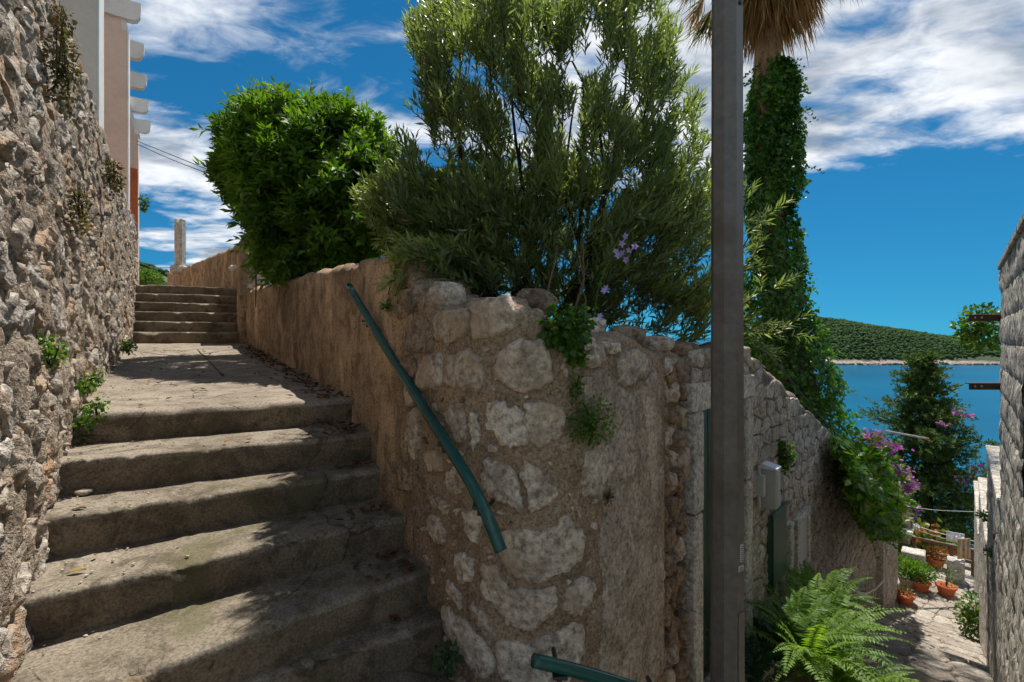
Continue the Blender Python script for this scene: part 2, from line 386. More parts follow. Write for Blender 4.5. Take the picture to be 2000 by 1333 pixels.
M['dead_frond'] = m_leaf('dead_frond', [(0.34, 0.20, 0.09), (0.42, 0.25, 0.11), (0.26, 0.14, 0.06), (0.38, 0.20, 0.09)], 0.3, (1.5, 1.3, 0.9), 0.8, 0.1)
M['purple_petal'] = m_leaf('purple_petal', [(0.42, 0.30, 0.72), (0.50, 0.38, 0.80), (0.36, 0.24, 0.62)], 0.4, (1.3, 1.2, 1.3))
M['magenta_petal'] = m_leaf('magenta_petal', [(0.36, 0.08, 0.36), (0.44, 0.13, 0.44), (0.30, 0.06, 0.30)], 0.4, (1.3, 1.2, 1.3))
M['red_leaf'] = m_leaf('red_leaf', [(0.40, 0.07, 0.035), (0.30, 0.10, 0.03), (0.12, 0.16, 0.03), (0.10, 0.15, 0.03)], 0.35, (1.5, 1.3, 0.8))
M['dry_leaf'] = m_leaf('dry_leaf', [(0.11, 0.05, 0.026), (0.16, 0.075, 0.035), (0.08, 0.045, 0.028), (0.20, 0.11, 0.05)], 0.1, (1.2, 1.1, 0.9), 0.8, 0.1)
M['yellow_leaf'] = m_leaf('yellow_leaf', [(0.30, 0.21, 0.055)], 0.1, (1.2, 1.1, 0.8), 0.8, 0.05)
M['green_leaf'] = m_leaf('green_leaf', [(0.12, 0.16, 0.04)], 0.1, (1.2, 1.1, 0.8), 0.8, 0.05)
M['forest'] = m_leaf('forest', [(0.024, 0.05, 0.02), (0.034, 0.064, 0.024), (0.045, 0.08, 0.028), (0.03, 0.055, 0.026)], 0.0, None, 0.9, 0.05)
M['shore_rock'] = m_stone('shore_rock', [(0.36, 0.30, 0.25)], stain=(0.26, 0.21, 0.16), fine=0.4)

def m_water():
    m, t, b = material('water'); p = wpos(t)
    n = t.noise(t.map(p, scale=(0.3, 0.8, 1)), 1.0, 6, 0.6); big = t.noise(t.map(p, scale=(0.006, 0.02, 1)), 1.0, 4, 0.5)
    t.l.new(t.mix(t.step(big, 0.35, 0.65), (0.0, 0.075, 0.15), (0.0, 0.092, 0.175)), b.inputs['Base Color'])
    b.inputs['Roughness'].default_value = 0.28; b.inputs['IOR'].default_value = 1.33; b.inputs['Specular IOR Level'].default_value = 0.10
    bump(t, b, n, 0.6, 0.25)
    return m
M['water'] = m_water()

# ------------------------------------------------------------------ far setting: sea, island, hills, slope
SEA = -30.0
nn = 40
xs = np.concatenate([np.linspace(-9000, -400, 12), np.linspace(-300, 900, 40), np.linspace(1000, 9000, 12)])
ys = np.concatenate([np.linspace(25, 700, 40), np.linspace(800, 12000, 14)])
gx, gy = np.meshgrid(xs, ys, indexing='ij')
tag(mesh('sea', np.stack([gx, gy, np.full_like(gx, SEA)], -1).reshape(-1, 3), grid_faces(len(xs), len(ys)), M['water']),
    'deep blue sea between the town and the wooded island', 'sea', kind='structure')

def island_h(x, y):
    """wooded ridge off the coast, lower towards the right"""
    u = (x - 330) / 330.0; v = (y - 700) / 160.0
    # crest height follows the skyline, left high, right low
    crest = np.interp(x, [-200, 270, 320, 370, 430, 480, 540, 600, 680, 760], [-6, -6, 14, 46, 55, 49, 40, 29, 9, -6])
    prof = np.clip(1 - np.abs(v) ** 2.0, -0.2, 1)
    return crest * prof
ix = np.linspace(-260, 800, 180); iy = np.linspace(535, 880, 60)
gx, gy = np.meshgrid(ix, iy, indexing='ij')
gz = island_h(gx, gy)
wob = np.array([[fbm((x * 0.012, y * 0.012, 3.1), 4) for y in iy] for x in ix])
gz = SEA - 3 + np.where(gz > -1, gz + 3.2, gz * 2 + 1) + wob * 4.0
shore_mix = M['shore_rock']
def m_island():
    m, t, b = material('island_ground'); p = wpos(t)
    s = t.new('ShaderNodeSeparateXYZ'); t.l.new(p, s.inputs[0])
    n = t.noise(p, 0.05, 6, 0.6); n2 = t.noise(p, 0.35, 5, 0.6)
    hgt = t.math('ADD', s.outputs[2], t.math('MULTIPLY', n, 8.0))
    rock = t.mix(n2, (0.24, 0.19, 0.155), (0.42, 0.355, 0.30))
    green = t.mix(n, (0.03, 0.055, 0.022), (0.05, 0.075, 0.03))
    t.l.new(t.mix(t.step(hgt, SEA + 7.2, SEA + 9.2), rock, green), b.inputs['Base Color'])
    b.inputs['Roughness'].default_value = 0.95; bump(t, b, n2, 1.0, 2.0)
    return m
island = empty('island', (330, 700, SEA), 'low wooded island across the water with a pale rocky shore', 'island')
island['kind'] = 'structure'
mesh('ground', np.stack([gx, gy, gz], -1).reshape(-1, 3), grid_faces(len(ix), len(iy)), m_island(), island, True)

def ico(sub=1):
    import bmesh
    bm = bmesh.new(); bmesh.ops.create_icosphere(bm, subdivisions=sub, radius=1.0)
    V = np.array([v.co[:] for v in bm.verts]); Fc = np.array([[v.index for v in f.verts] for f in bm.faces]); bm.free()
    return V, Fc
ICO1 = ico(1); ICO2 = ico(2)

def blobs(cs, rs, squash=0.8, rough=0.3, base=ICO2):
    V0, F0 = base; n = len(cs); nv = len(V0)
    cs = np.asarray(cs); rs = np.asarray(rs)
    jit = 1 + rough * rng.standard_normal((n, nv, 1))
    sc3 = np.stack([rs * rng.uniform(.8, 1.2, n), rs * rng.uniform(.8, 1.2, n), rs * squash * rng.uniform(.7, 1.3, n)], -1)
    V = cs[:, None, :] + V0[None] * jit * sc3[:, None, :]
    Fc = F0[None] + (np.arange(n) * nv)[:, None, None]
    return V.reshape(-1, 3), Fc.reshape(-1, 3)

pts = []; rad = []
while len(pts) < 14000:
    x = rng.uniform(290, 720); y = rng.uniform(552, 720)
    h = float(island_h(np.array(x), np.array(y)))
    if h < 5.2 + 3 * rng.random(): continue
    r = rng.uniform(0.9, 2.5) * (1.25 if rng.random() < 0.12 else 1)
    pts.append((x, y, SEA + h + 0.2 + 4 * fbm((x * 0.012, y * 0.012, 3.1), 4) + r * 0.35)); rad.append(r)
V, Fc = blobs(pts, rad, 0.85, 0.2, ICO1)
o = mesh('forest', V, Fc, M['forest'], island); o['kind'] = 'stuff'
# boulders on the island shore
pts = []; rad = []
for i in range(420):
    x = rng.uniform(320, 700)
    yy = np.linspace(540, 640, 80); hh = island_h(np.full(80, x), yy); j = int(np.argmax(hh > 0.6))
    pts.append((x, yy[j] - 4 + rng.uniform(-3, 4), SEA + rng.uniform(0, 1.4))); rad.append(rng.uniform(0.9, 2.6))
V, Fc = blobs(pts, rad, 0.6, 0.16, ICO1)
o = mesh('shore_rocks', V, Fc, M['shore_rock'], island); o['kind'] = 'stuff'

# a hill far up the path on the left
ix = np.linspace(-1400, -500, 60); iy = np.linspace(700, 1300, 30)
gx, gy = np.meshgrid(ix, iy, indexing='ij')
ridge = np.interp(gx + (gy - 1000) * 0.75, [-1400, -900, -780, -700, -640, -560], [330, 210, 165, 132, 96, 20])
gz = ridge * np.clip(1 - np.abs((gy - 1050) / 420.0) ** 2, 0, 1) - 5
gz += np.array([[fbm((x * 0.01, y * 0.01, 1.7), 5) for y in iy] for x in ix]) * 9
hill = empty('hill', (-850, 1000, 0), 'distant green hillside at the end of the stepped path', 'hill'); hill['kind'] = 'structure'
mesh('ground', np.stack([gx, gy, gz], -1).reshape(-1, 3), grid_faces(len(ix), len(iy)), M['hill_ground'], hill, True)
pts = []; rad = []
for i in range(1400):
    a = rng.integers(0, 59); b_ = rng.integers(0, 22)
    pts.append((gx[a, b_] + rng.uniform(-8, 8), gy[a, b_] + rng.uniform(-10, 10), gz[a, b_] + 1)); rad.append(rng.uniform(4, 9))
V, Fc = blobs(pts, rad, 0.8, 0.2, ICO1); o = mesh('forest', V, Fc, M['forest'], hill); o['kind'] = 'stuff'

# ------------------------------------------------------------------ plan of the place
WD = unit([-0.577, 0.817]); NL = np.array([0.817, 0.577])      # stairway direction (uphill), left wall's outward normal
L0 = np.array([-2.48, 2.70])
AD = unit([0.679, 0.734]); AN = np.array([AD[1], -AD[0]])      # alley direction (downhill), towards the right wall
D0 = np.array([1.05, 2.85])                                    # left edge of the door frame
def alley(t, s, z): q = D0 + AD * t + AN * s; return np.array([q[0], q[1], z])
def alley_ground(t):
    return float(np.interp(t, [-3, -0.4, 0.6, 3.3, 8.3, 11.8, 13], [-1.8, -2.15, -2.38, -3.16, -5.06, -6.4, -6.4]))

EDGES = [  # front edge of each lower step: left end, right end, height
    ((-2.48, 2.70), (-1.12, 3.43), -0.43), ((-2.21, 2.33), (-0.893, 3.05), -0.60), ((-1.98, 2.05), (-0.763, 2.86), -0.77),
    ((-1.79, 1.72), (-0.567, 2.566), -0.94), ((-1.56, 1.33), (-0.405, 2.345), -1.11), ((-1.75, 1.30), (-0.30, 2.23), -1.28)]
U0L, U0R, UZ = np.array([-5.73, 7.30]), np.array([-4.38, 8.03]), -0.08
def landing_z(x, y):
    t = (x - L0[0]) * WD[0] + (y - L0[1]) * WD[1]
    return -0.43 + 0.35 * min(max(t / 5.7, 0), 1.02)
def stair_z(x, y):
    z = -1.45
    for (l, r, h) in EDGES[::-1]:
        l = np.array(l); r = np.array(r); d = r - l
        if d[0] * (y - l[1]) - d[1] * (x - l[0]) > 0: z = h
    if z > -0.431: z = landing_z(x, y)
    return z

# the curving wall: from the pillar down the stairs, round the corner and down the alley
CP = [(-4.38, 8.03), (-3.56, 6.88), (-2.75, 5.73), (-1.93, 4.58), (-1.12, 3.43), (-0.90, 3.07), (-0.735, 2.80), (-0.567, 2.566), (-0.405, 2.36),
      (-0.275, 2.195), (-0.12, 2.06), (0.06, 1.99), (0.26, 2.03), (0.47, 2.205), (0.68, 2.44), (0.87, 2.65), (1.05, 2.85)]
CP += [tuple(D0 + AD * t) for t in (0.4, 1, 2, 4, 6, 8, 10, 12.4)]
def catmull(P, n=14):
    P = np.array(P); Q = np.vstack([2 * P[0] - P[1], P, 2 * P[-1] - P[-2]]); out = []
    for i in range(1, len(Q) - 2):
        for k in range(n):
            t = k / n; p0, p1, p2, p3 = Q[i - 1], Q[i], Q[i + 1], Q[i + 2]
            out.append(0.5 * (2 * p1 + (p2 - p0) * t + (2 * p0 - 5 * p1 + 4 * p2 - p3) * t * t + (3 * p1 - p0 - 3 * p2 + p3) * t ** 3))
    out.append(P[-1]); return np.array(out)
CC = catmull(CP); CS = np.concatenate([[0], np.cumsum(np.linalg.norm(np.diff(CC, axis=0), axis=1))])
CT = unit(np.gradient(CC, axis=0)); CN = np.stack([CT[:, 1], -CT[:, 0]], 1)
def cpos(s): return np.array([np.interp(s, CS, CC[:, 0]), np.interp(s, CS, CC[:, 1])])
def cnrm(s): return unit(np.array([np.interp(s, CS, CN[:, 0]), np.interp(s, CS, CN[:, 1])]))
CRAT = CC[:, 0] / CC[:, 1]
def s_of_px(px):                                              # where a column of the photo meets the wall face
    k = (px - HX) / F; j = int(np.argmax(CRAT >= k)); j = max(j, 1)
    f = (k - CRAT[j - 1]) / (CRAT[j] - CRAT[j - 1] + 1e-9); return CS[j - 1] + f * (CS[j] - CS[j - 1])
def sz_of_px(px, py):
    s = s_of_px(px); return s, (HY - py) / F * cpos(s)[1]
def s_of_t(t): 
    i = np.argmin(np.abs((CC - (D0 + AD * t)) @ AD) + 0.5 * np.abs((CC - (D0 + AD * t)) @ AN)); return CS[i]
S_DOOR = s_of_t(0.0)
def Scurve(s, z, d):
    p = cpos(s); n = cnrm(s); return np.array([p[0] + n[0] * d, p[1] + n[1] * d, z])
def Sleft(t, z, d):
    p = L0 + WD * t + NL * (d - 0.03 * z); return np.array([p[0], p[1], z])

_tp = [(490, 566), (560, 549), (620, 531), (700, 512), (780, 489), (793, 490), (799, 530), (812, 572), (838, 600), (905, 600), (930, 586), (985, 580), (1030, 606), (1090, 628), (1180, 655), (1240, 668), (1300, 690), (1380, 690), (1460, 684)]
TOP_S = [s_of_px(a) for a, b in _tp]; TOP_Z = [(HY - b) / F * cpos(s)[1] for (a, b), s in zip(_tp, TOP_S)]
for t in (4.72, 8.3, 12.4): TOP_S.append(s_of_t(t)); TOP_Z.append(-0.076 - 0.338 * (t - 1.015))
def ctop(s): return float(np.interp(s, TOP_S, TOP_Z))

def wall_strip(name, S, s0, s1, ds, zb, zt, nz, thick, disp, mat, parent, top_noise=0.0):
    """front face with real relief, rough top and plain back, following the surface S(s, z, d)"""
    ss = np.linspace(s0, s1, max(2, int((s1 - s0) / ds) + 1)); V = []
    nb = 5
    for s in ss:
        a = zb(s); b = zt(s) + (top_noise * fbm((s * 4, 0.3, 7.7), 3) if top_noise else 0)
        for k in range(nz):
            z = a + (b - a) * k / (nz - 1); d = disp(s, z)
            if k == nz - 1: d -= 0.02
            V.append(S(s, z, d))
        for k in range(1, nb):
            d = -thick * k / (nb - 1); z = b + 0.025 * (1 - abs(2 * k / (nb - 1) - 1)) + (top_noise * 0.8 * fbm((s * 5, d * 6, 2.2), 3) if top_noise else 0)
            V.append(S(s, z, d))
        V.append(S(s, a, -thick))
    m = nz + nb
    Fc = grid_faces(len(ss), m, False).tolist()
    Fc.append([k for k in range(m)]); Fc.append([(len(ss) - 1) * m + k for k in range(m)][::-1])
    return mesh(name, np.array(V), Fc, mat, parent, True)

def resample(poly, n):
    P = np.array(poly, float); Q = np.vstack([P, P[:1]]); L = np.concatenate([[0], np.cumsum(np.linalg.norm(np.diff(Q, axis=0), axis=1))])
    u = np.linspace(0, L[-1], n, endpoint=False); return np.stack([np.interp(u, L, Q[:, 0]), np.interp(u, L, Q[:, 1])], 1)
def chaikin(P, w=0.25):
    Q = np.roll(P, -1, 0); return np.stack([P * (1 - w) + Q * w, P * w + Q * (1 - w)], 1).reshape(-1, 2)

def stone_geo(poly, S, h, seed=0, n=20, jag=0.006, rough=0.008, freq=14, dome=0.1, emb=0.03, tilt=0.0, soft=0.14):
    """one stone face: ragged outline, crisp shoulders, broken flat top"""
    P = resample(chaikin(np.array(poly, float), soft), n); c = P.mean(0)
    V = []
    rs = random.Random(seed); tx, ty = rs.uniform(-tilt, tilt), rs.uniform(-tilt, tilt)
    prof = [(1.05, -emb), (1.0, h * 0.25), (0.96, h * 0.85), (0.84, h), (0.62, h * (1 + dome * .5)), (0.32, h * (1 + dome))]
    off = []
    for q in P:
        nv = mnoise.noise_vector(Vector((q[0] * 16, q[1] * 16, seed))); nw = mnoise.noise_vector(Vector((q[0] * 47, q[1] * 47, seed)))
        off.append(np.array([nv[0] + nw[0] * .55, nv[1] + nw[1] * .55]) * jag)
    def surf(e, d, k):
        r = mnoise.ridged_multi_fractal(Vector((e[0] * freq, e[1] * freq, seed)), 1.0, 2.1, 3, 1.0, 2.0) - 0.9
        return d + k * rough * (0.55 * r + 0.9 * fbm((e[0] * freq * 2.2, e[1] * freq * 2.2, seed), 2)) + k * (tx * (e[0] - c[0]) + ty * (e[1] - c[1]))
    for ri, (f, d) in enumerate(prof):
        for q, of in zip(P, off):
            e = c + (q - c) * f + of * (1, 1, 1, .45, .12, 0)[ri]
            V.append(S(e[0], e[1], surf(e, d, (0, .5, .9, 1, 1, 1)[ri])))
    V.append(S(c[0], c[1], surf(c, h * (1 + dome), 1)))
    Fc = [[r * n + k, r * n + (k + 1) % n, (r + 1) * n + (k + 1) % n, (r + 1) * n + k] for r in range(len(prof) - 1) for k in range(n)]
    last = (len(prof) - 1) * n; Fc += [[last + k, last + (k + 1) % n, len(V) - 1] for k in range(n)]
    return np.array(V), Fc

def inside(p, P):
    x, y = p; c = False; n = len(P); j = n - 1
    for i in range(n):
        if ((P[i][1] > y) != (P[j][1] > y)) and (x < (P[j][0] - P[i][0]) * (y - P[i][1]) / (P[j][1] - P[i][1] + 1e-12) + P[i][0]): c = not c
        j = i
    return c

def clip_poly(poly, n, c):
    out = []
    for i in range(len(poly)):
        a, b = poly[i], poly[(i + 1) % len(poly)]; da, db = a @ n - c, b @ n - c
        if da <= 0: out.append(a)
        if (da < 0) != (db < 0) and abs(da - db) > 1e-12: out.append(a + (b - a) * da / (da - db))
    return out
def voronoi(seeds, box, aspect=1.0):
    S_ = np.array(seeds) * [1, aspect]; cells = []
    x0, x1, y0, y1 = box; B = [np.array(p, float) for p in ((x0, y0 * aspect), (x1, y0 * aspect), (x1, y1 * aspect), (x0, y1 * aspect))]
    for i, p in enumerate(S_):
        d = np.linalg.norm(S_ - p, axis=1); nb = np.argsort(d)[1:22]; poly = B
        for j in nb:
            nrm = S_[j] - p; poly = clip_poly(poly, nrm, nrm @ (S_[j] + p) / 2)
            if len(poly) < 3: break
        if len(poly) >= 3: cells.append((i, np.array(poly) / [1, aspect]))
    return cells
def shrink(poly, g):
    c = poly.mean(0); r = np.linalg.norm(poly - c, axis=1).mean(); return c + (poly - c) * max(0.3, 1 - g / max(r, 1e-4))
def rows(x0, x1, y0, y1, w, h, jx=0.3, jy=0.25, brick=True):
    out = []; ny = max(1, int(round((y1 - y0) / h)))
    for j in range(ny):
        y = y0 + (j + .5) * (y1 - y0) / ny; x = x0 + (0 if not brick else (j % 2) * w / 2) + rng.uniform(-.3, .3) * w
        while x < x1:
            out.append((x + rng.uniform(-jx, jx) * w, y + rng.uniform(-jy, jy) * h)); x += w * rng.uniform(.72, 1.35)
    return out
def facing(parent, stones, mat, limit=300):
    """stones: list of (size on screen, V, F); the largest become parts, the rest one joined part"""
    stones.sort(key=lambda q: -q[0])
    for k, (a, V, Fc) in enumerate(stones[:limit]): mesh('stone', V, Fc, mat, parent, True)
    if len(stones) > limit:
        mb = MB()
        for a, V, Fc in stones[limit:]: mb.add(V, Fc)
        o = mb.build('stone_facing', mat, parent, True); o['kind'] = 'stuff'

# ------------------------------------------------------------------ left rubble wall
lw = empty('rubble_wall', Sleft(0, -1.7, 0), 'tall rough rubble stone wall along the left side of the stairs', 'wall')
def lw_top(t): return 1.93 + 0.02 * t + (0.25 * min(max((t - 7.2) / 1.0, 0), 1))
def lw_bot(t): return -1.7 if t < 0.6 else -0.75
def lw_disp(t, z): return 0.011 + 0.034 * fbm((t * 3.4, z * 3.4, 1.0), 4) + 0.026 * fbm((t * 11, z * 11, 4.0), 3) - 0.02 * max(0, mnoise.noise(Vector((t * 20, z * 20, 8))))
wall_strip('mortar', Sleft, -2.7, 2.2, 0.028, lambda t: -1.7, lw_top, 120, 0.5, lw_disp, M['wall_mortar'], lw, 0.08)
wall_strip('mortar', Sleft, 2.2, 8.45, 0.05, lambda t: -0.8, lw_top, 70, 0.5, lw_disp, M['wall_mortar'], lw, 0.08)
st = []
for (t0, t1, z0, w_, h_) in ((-2.65, 1.4, -1.5, 0.185, 0.15), (1.4, 8.4, -0.5, 0.225, 0.17)):
    sd = rows(t0, t1, z0, 2.02, w_, h_, 0.45, 0.5)
    for i, poly in voronoi(sd, (t0, t1, z0, 2.05), 1.1):
        c = poly.mean(0)
        if c[1] > lw_top(c[0]) - 0.04 or rng.random() < 0.07: continue
        if t0 > 0: poly[:, 1] = np.minimum(poly[:, 1], lw_top(c[0]) + 0.02)
        g_ = rng.uniform(0.0, 0.034)
        near = t0 < 0
        V, Fc = stone_geo(shrink(poly, g_), Sleft, rng.uniform(0.006, 0.028), i * 1.7, 30 if near else 16, 0.024, rng.uniform(0.016, 0.030), 9, 0.05, 0.03, 0.15, 0.10)
        st.append((1.0 / np.linalg.norm(V.mean(0)) ** 2 * (1 if c[0] > -1.35 else 0.05), V, Fc))
facing(lw, st, M['wall_stone'])

# ------------------------------------------------------------------ stairs
stairs = empty('stairway', (-1.2, 2.0, -1.45), 'worn concrete steps climbing between the two walls', 'stairway'); stairs['kind'] = 'structure'
def slab(name, l, r, z, depth, riser, ext, mat, parent, seg=90, chip=0.010, seed=0, zslope=0.0, back=None):
    l = np.array(l, float); r = np.array(r, float); e = unit(r - l); up = np.array([-e[1], e[0]])
    l = l - e * ext; r = r + e * ext; V = []
    prof = [(0.012, -riser - 0.06), (0.010, -riser), (0.006, -riser * .8), (0.002, -riser * .55), (0.0, -riser * .3), (-0.003, -0.028), (-0.001, -0.010), (0.006, -0.002), (0.018, 0.0)]
    prof += [(0.018 + (depth - 0.018) * k / 9, 0.0) for k in range(1, 10)] + [(depth, -riser - .06)]
    for i in range(seg + 1):
        f = i / seg; q = l + (r - l) * f; sarc = f * np.linalg.norm(r - l)
        wv = 0.010 * fbm((sarc * 1.3, seed, 0.5), 3); ch = max(0, fbm((sarc * 8, seed * 3.1, 2.5), 4) - 0.22) * chip * 8
        for j, (b, h) in enumerate(prof):
            hh = h; bb = b
            if 4 <= j <= 8: bb += ch * (1 if j >= 5 else .4); hh -= ch * (0.7 if j >= 6 else 0)
            p = q + up * (bb + wv)
            dz = 0.0035 * fbm((p[0] * 7, p[1] * 7, seed), 4) + 0.007 * fbm((p[0] * 1.5, p[1] * 1.5, seed + 5), 2)
            dr = 0.008 * fbm((sarc * 6, h * 8, seed + 2), 4) if j < 6 else 0
            p = p - up * dr
            V.append((p[0], p[1], z + hh + (dz if j >= 5 and j < len(prof) - 1 else 0)))
    m = len(prof); Fc = grid_faces(seg + 1, m, True).tolist() + [list(range(m))[::-1], [seg * m + k for k in range(m)]]
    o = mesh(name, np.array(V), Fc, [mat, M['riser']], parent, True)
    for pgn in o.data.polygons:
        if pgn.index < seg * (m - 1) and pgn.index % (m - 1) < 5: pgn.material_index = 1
    return o
for k, (l, r, z) in enumerate(EDGES[1:], 1):
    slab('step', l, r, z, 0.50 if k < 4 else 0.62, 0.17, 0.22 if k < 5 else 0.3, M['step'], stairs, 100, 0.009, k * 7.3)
# the long landing: one sloping sheet with a front riser and a cut joint
nu, nv = 60, 110; V = []
ll, lr = np.array(EDGES[0][0]), np.array(EDGES[0][1]); e_ = unit(lr - ll)
ll2 = ll - e_ * 0.25; lr2 = lr + e_ * 0.25; bl = U0L - unit(U0R - U0L) * 0.3 + WD * 0.12; br = U0R + unit(U0R - U0L) * 0.3 + WD * 0.12
pv = [-0.25, -0.17, -0.10, -0.035, -0.012, 0]
for i in range(nu):
    f = i / (nu - 1)
    for j in range(len(pv) + nv):
        if j < len(pv):
            q = ll2 + (lr2 - ll2) * f; ch = max(0, fbm((f * 9, 3.3, 2.5), 4) - 0.25) * 0.05
            b_ = [0.012, 0.008, 0.0, -0.002, 0.004 + ch, 0.018 + ch][j]; up = np.array([-e_[1], e_[0]]); p = q + up * (b_ + 0.012 * fbm((f * 4, 1.1, 0), 3))
            V.append((p[0], p[1], -0.43 + pv[j] - (ch * .3 if j == 5 else 0)))
        else:
            g_ = 0.012 + 0.988 * ((j - len(pv)) / (nv - 1)) ** 1.25; p = (ll2 + (lr2 - ll2) * f) * (1 - g_) + (bl + (br - bl) * f) * g_
            z = landing_z(p[0], p[1]) + 0.010 * fbm((p[0] * 2, p[1] * 2, 1), 4)
            V.append((p[0], p[1], z))
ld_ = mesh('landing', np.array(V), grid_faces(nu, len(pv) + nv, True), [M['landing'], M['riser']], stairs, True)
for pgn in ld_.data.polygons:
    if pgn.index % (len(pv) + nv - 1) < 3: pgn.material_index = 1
# joint strip across the landing and a paler repair patch, each a thin slab in the surface
mb = MB(); q0 = at_y(690 / 1.0 * 0 + 383, 680, 6.6); 
a0 = np.array([-4.35, 6.72]); a1 = np.array([-2.55, 4.30])
mb = MB()
for k in range(14):
    f0, f1 = k / 14, (k + 1) / 14
    pa = a0 + (a1 - a0) * f0; pb = a0 + (a1 - a0) * f1; sd_ = np.array([0.8, 0.6]) * 0.006
    za = landing_z(*pa) + 0.007; zb_ = landing_z(*pb) + 0.007
    mb.add([(pa[0] - sd_[0], pa[1] - sd_[1], za), (pa[0] + sd_[0], pa[1] + sd_[1], za), (pb[0] + sd_[0], pb[1] + sd_[1], zb_), (pb[0] - sd_[0], pb[1] - sd_[1], zb_)], [(0, 1, 2, 3)])
mb.build('joint', M['soil'], stairs)
for k in range(6):
    off = WD * 0.30 * k
    slab('step', U0L + off, U0R + off, UZ + 0.17 * (k + 1), 0.45 if k < 5 else 1.4, 0.17, 0.3, M['step'], stairs, 50, 0.010, 40 + k * 3.3)
# the bottom platform below the flight, running towards the alley
V = []; gxs = np.linspace(-3.2, 0.35, 50); gys = np.linspace(-1.5, 2.6, 60)
for x in gxs:
    for y in gys: V.append((x, y, -1.45 + 0.01 * fbm((x * 2, y * 2, 3), 4) - (0.5 * min(max((0.55 * x + 0.6 * y - 1.0), 0), 1.0))))
tag(mesh('pavement', np.array(V), grid_faces(len(gxs), len(gys)), M['step'], None, True), 'concrete pavement at the foot of the steps', 'pavement', kind='structure')
# upper path beyond the flight
up0 = U0L + WD * 1.7; V = []
for i in range(14):
    for j in range(30):
        p = up0 + NL * (-0.9 + i * 0.26) + WD * (j * 0.45) - NL * (j * 0.10); V.append((p[0], p[1], 0.93 + 0.012 * j + 0.01 * fbm((p[0] * 2, p[1] * 2, 3), 3)))
tag(mesh('path', np.array(V), grid_faces(14, 30, True), M['landing'], None, True), 'path beyond the top of the steps', 'path', kind='structure')

# ------------------------------------------------------------------ plastered parapet wall
S_PAR = s_of_px(806)
par = empty('parapet_wall', (*cpos(3), -0.6), 'ochre plastered garden wall beside the landing', 'wall')
def par_disp(s, z): return 0.02 * fbm((s * 2, z * 2, 11), 4) + 0.008 * fbm((s * 9, z * 9, 2), 3)
def par_bot(s): 
    p = cpos(s); return stair_z(p[0] - 0.1, p[1] - 0.1) - 0.35
wall_strip('plaster', Scurve, 0.02, S_PAR, 0.035, lambda s: -0.9 if s < s_of_px(690) else -1.6, ctop, 60, 0.20, par_disp, M['plaster'], par, 0.035)

# pillar at the foot of the upper flight, its quoins, and the wall sweeping up beside the flight
pil = empty('garden_pillar', (-4.38, 8.03, -0.1), 'ochre plastered gate pillar with pale quoin stones', 'pillar')
pc = np.array([-4.38, 8.03]); ax = ((-WD[0], -WD[1], 0), (NL[0], NL[1], 0), (0, 0, 1))
mb = MB(); prof = [(0.0, -0.9), (0.0, 1.45), (0.02, 1.62), (0.10, 1.70), (0.22, 1.72), (0.36, 1.70), (0.42, 1.62), (0.44, 1.5), (0.44, -0.9)]
bp = np.array([[*(pc + NL * (-0.10 + u)), z] for u, z in prof]); tp_ = bp + np.array([WD[0] * .42, WD[1] * .42, 0])
mb.prism(bp, tp_); mb.build('plaster', M['plaster'], pil)
for k, (zz, ww, hh, uo) in enumerate(((0.72, 0.30, 0.20, 0.30), (0.98, 0.20, 0.16, 0.28), (1.17, 0.24, 0.17, 0.27), (1.38, 0.18, 0.15, 0.24), (0.86, 0.14, 0.10, 0.17))):
    def Sp(u, z, d): p = pc + NL * (-0.10 + u) - WD * d; return np.array([p[0], p[1], z])
    V, Fc = stone_geo([(uo - ww / 2, zz - hh / 2), (uo + ww / 2, zz - hh / 2), (uo + ww / 2, zz + hh / 2), (uo - ww / 2, zz + hh / 2)], Sp, 0.02, k, 18, 0.008, 0.01)
    mesh('stone', V, Fc, M['tower_stone'], pil, True)
UPW = np.array([(-4.38, 8.03), (-4.9, 8.78), (-5.45, 9.55), (-6.4, 10.55), (-7.6, 11.75), (-8.8, 12.9), (-10.0, 14.1)])
upc = catmull(UPW, 8); ups = np.concatenate([[0], np.cumsum(np.linalg.norm(np.diff(upc, axis=0), axis=1))])
upt = unit(np.gradient(upc, axis=0)); upn = np.stack([-upt[:, 1], upt[:, 0]], 1)
def Sup(s, z, d):
    p = np.array([np.interp(s, ups, upc[:, 0]), np.interp(s, ups, upc[:, 1])]); n = np.array([np.interp(s, ups, upn[:, 0]), np.interp(s, ups, upn[:, 1])]); return np.array([p[0] + n[0] * d, p[1] + n[1] * d, z])
upw = empty('upper_wall', (-6.4, 10.5, 0), 'ochre plastered wall curving away beside the upper flight', 'wall')
wall_strip('plaster', Sup, 0.30, ups[-1], 0.06, lambda s: -0.3, lambda s: float(np.interp(s, [0, 0.5, 1.2, 3, 8], [1.70, 1.74, 1.80, 1.82, 1.86])), 26, 0.3, par_disp, M['plaster'], upw, 0.03)
# stone column on the upper wall
cl = at_y(352, 520, 12.9); col_ = empty('stone_column', (cl[0], cl[1], 1.7), 'slim weathered stone post standing on the upper wall', 'column')
mb = MB(); mb.box((cl[0], cl[1], 2.42), (0.20, 0.20, 1.30), bev=0.02); mb.build('shaft', M['frame_stone'], col_)
mb = MB(); mb.box((cl[0], cl[1], 1.80), (0.36, 0.34, 0.20), bev=0.03); mb.build('base', M['frame_stone'], col_)
for dx in (-0.065, 0.065):
    mb = MB(); mb.box((cl[0] + dx, cl[1], 3.10), (0.06, 0.18, 0.07), bev=0.008); mb.build('prong', M['frame_stone'], col_)
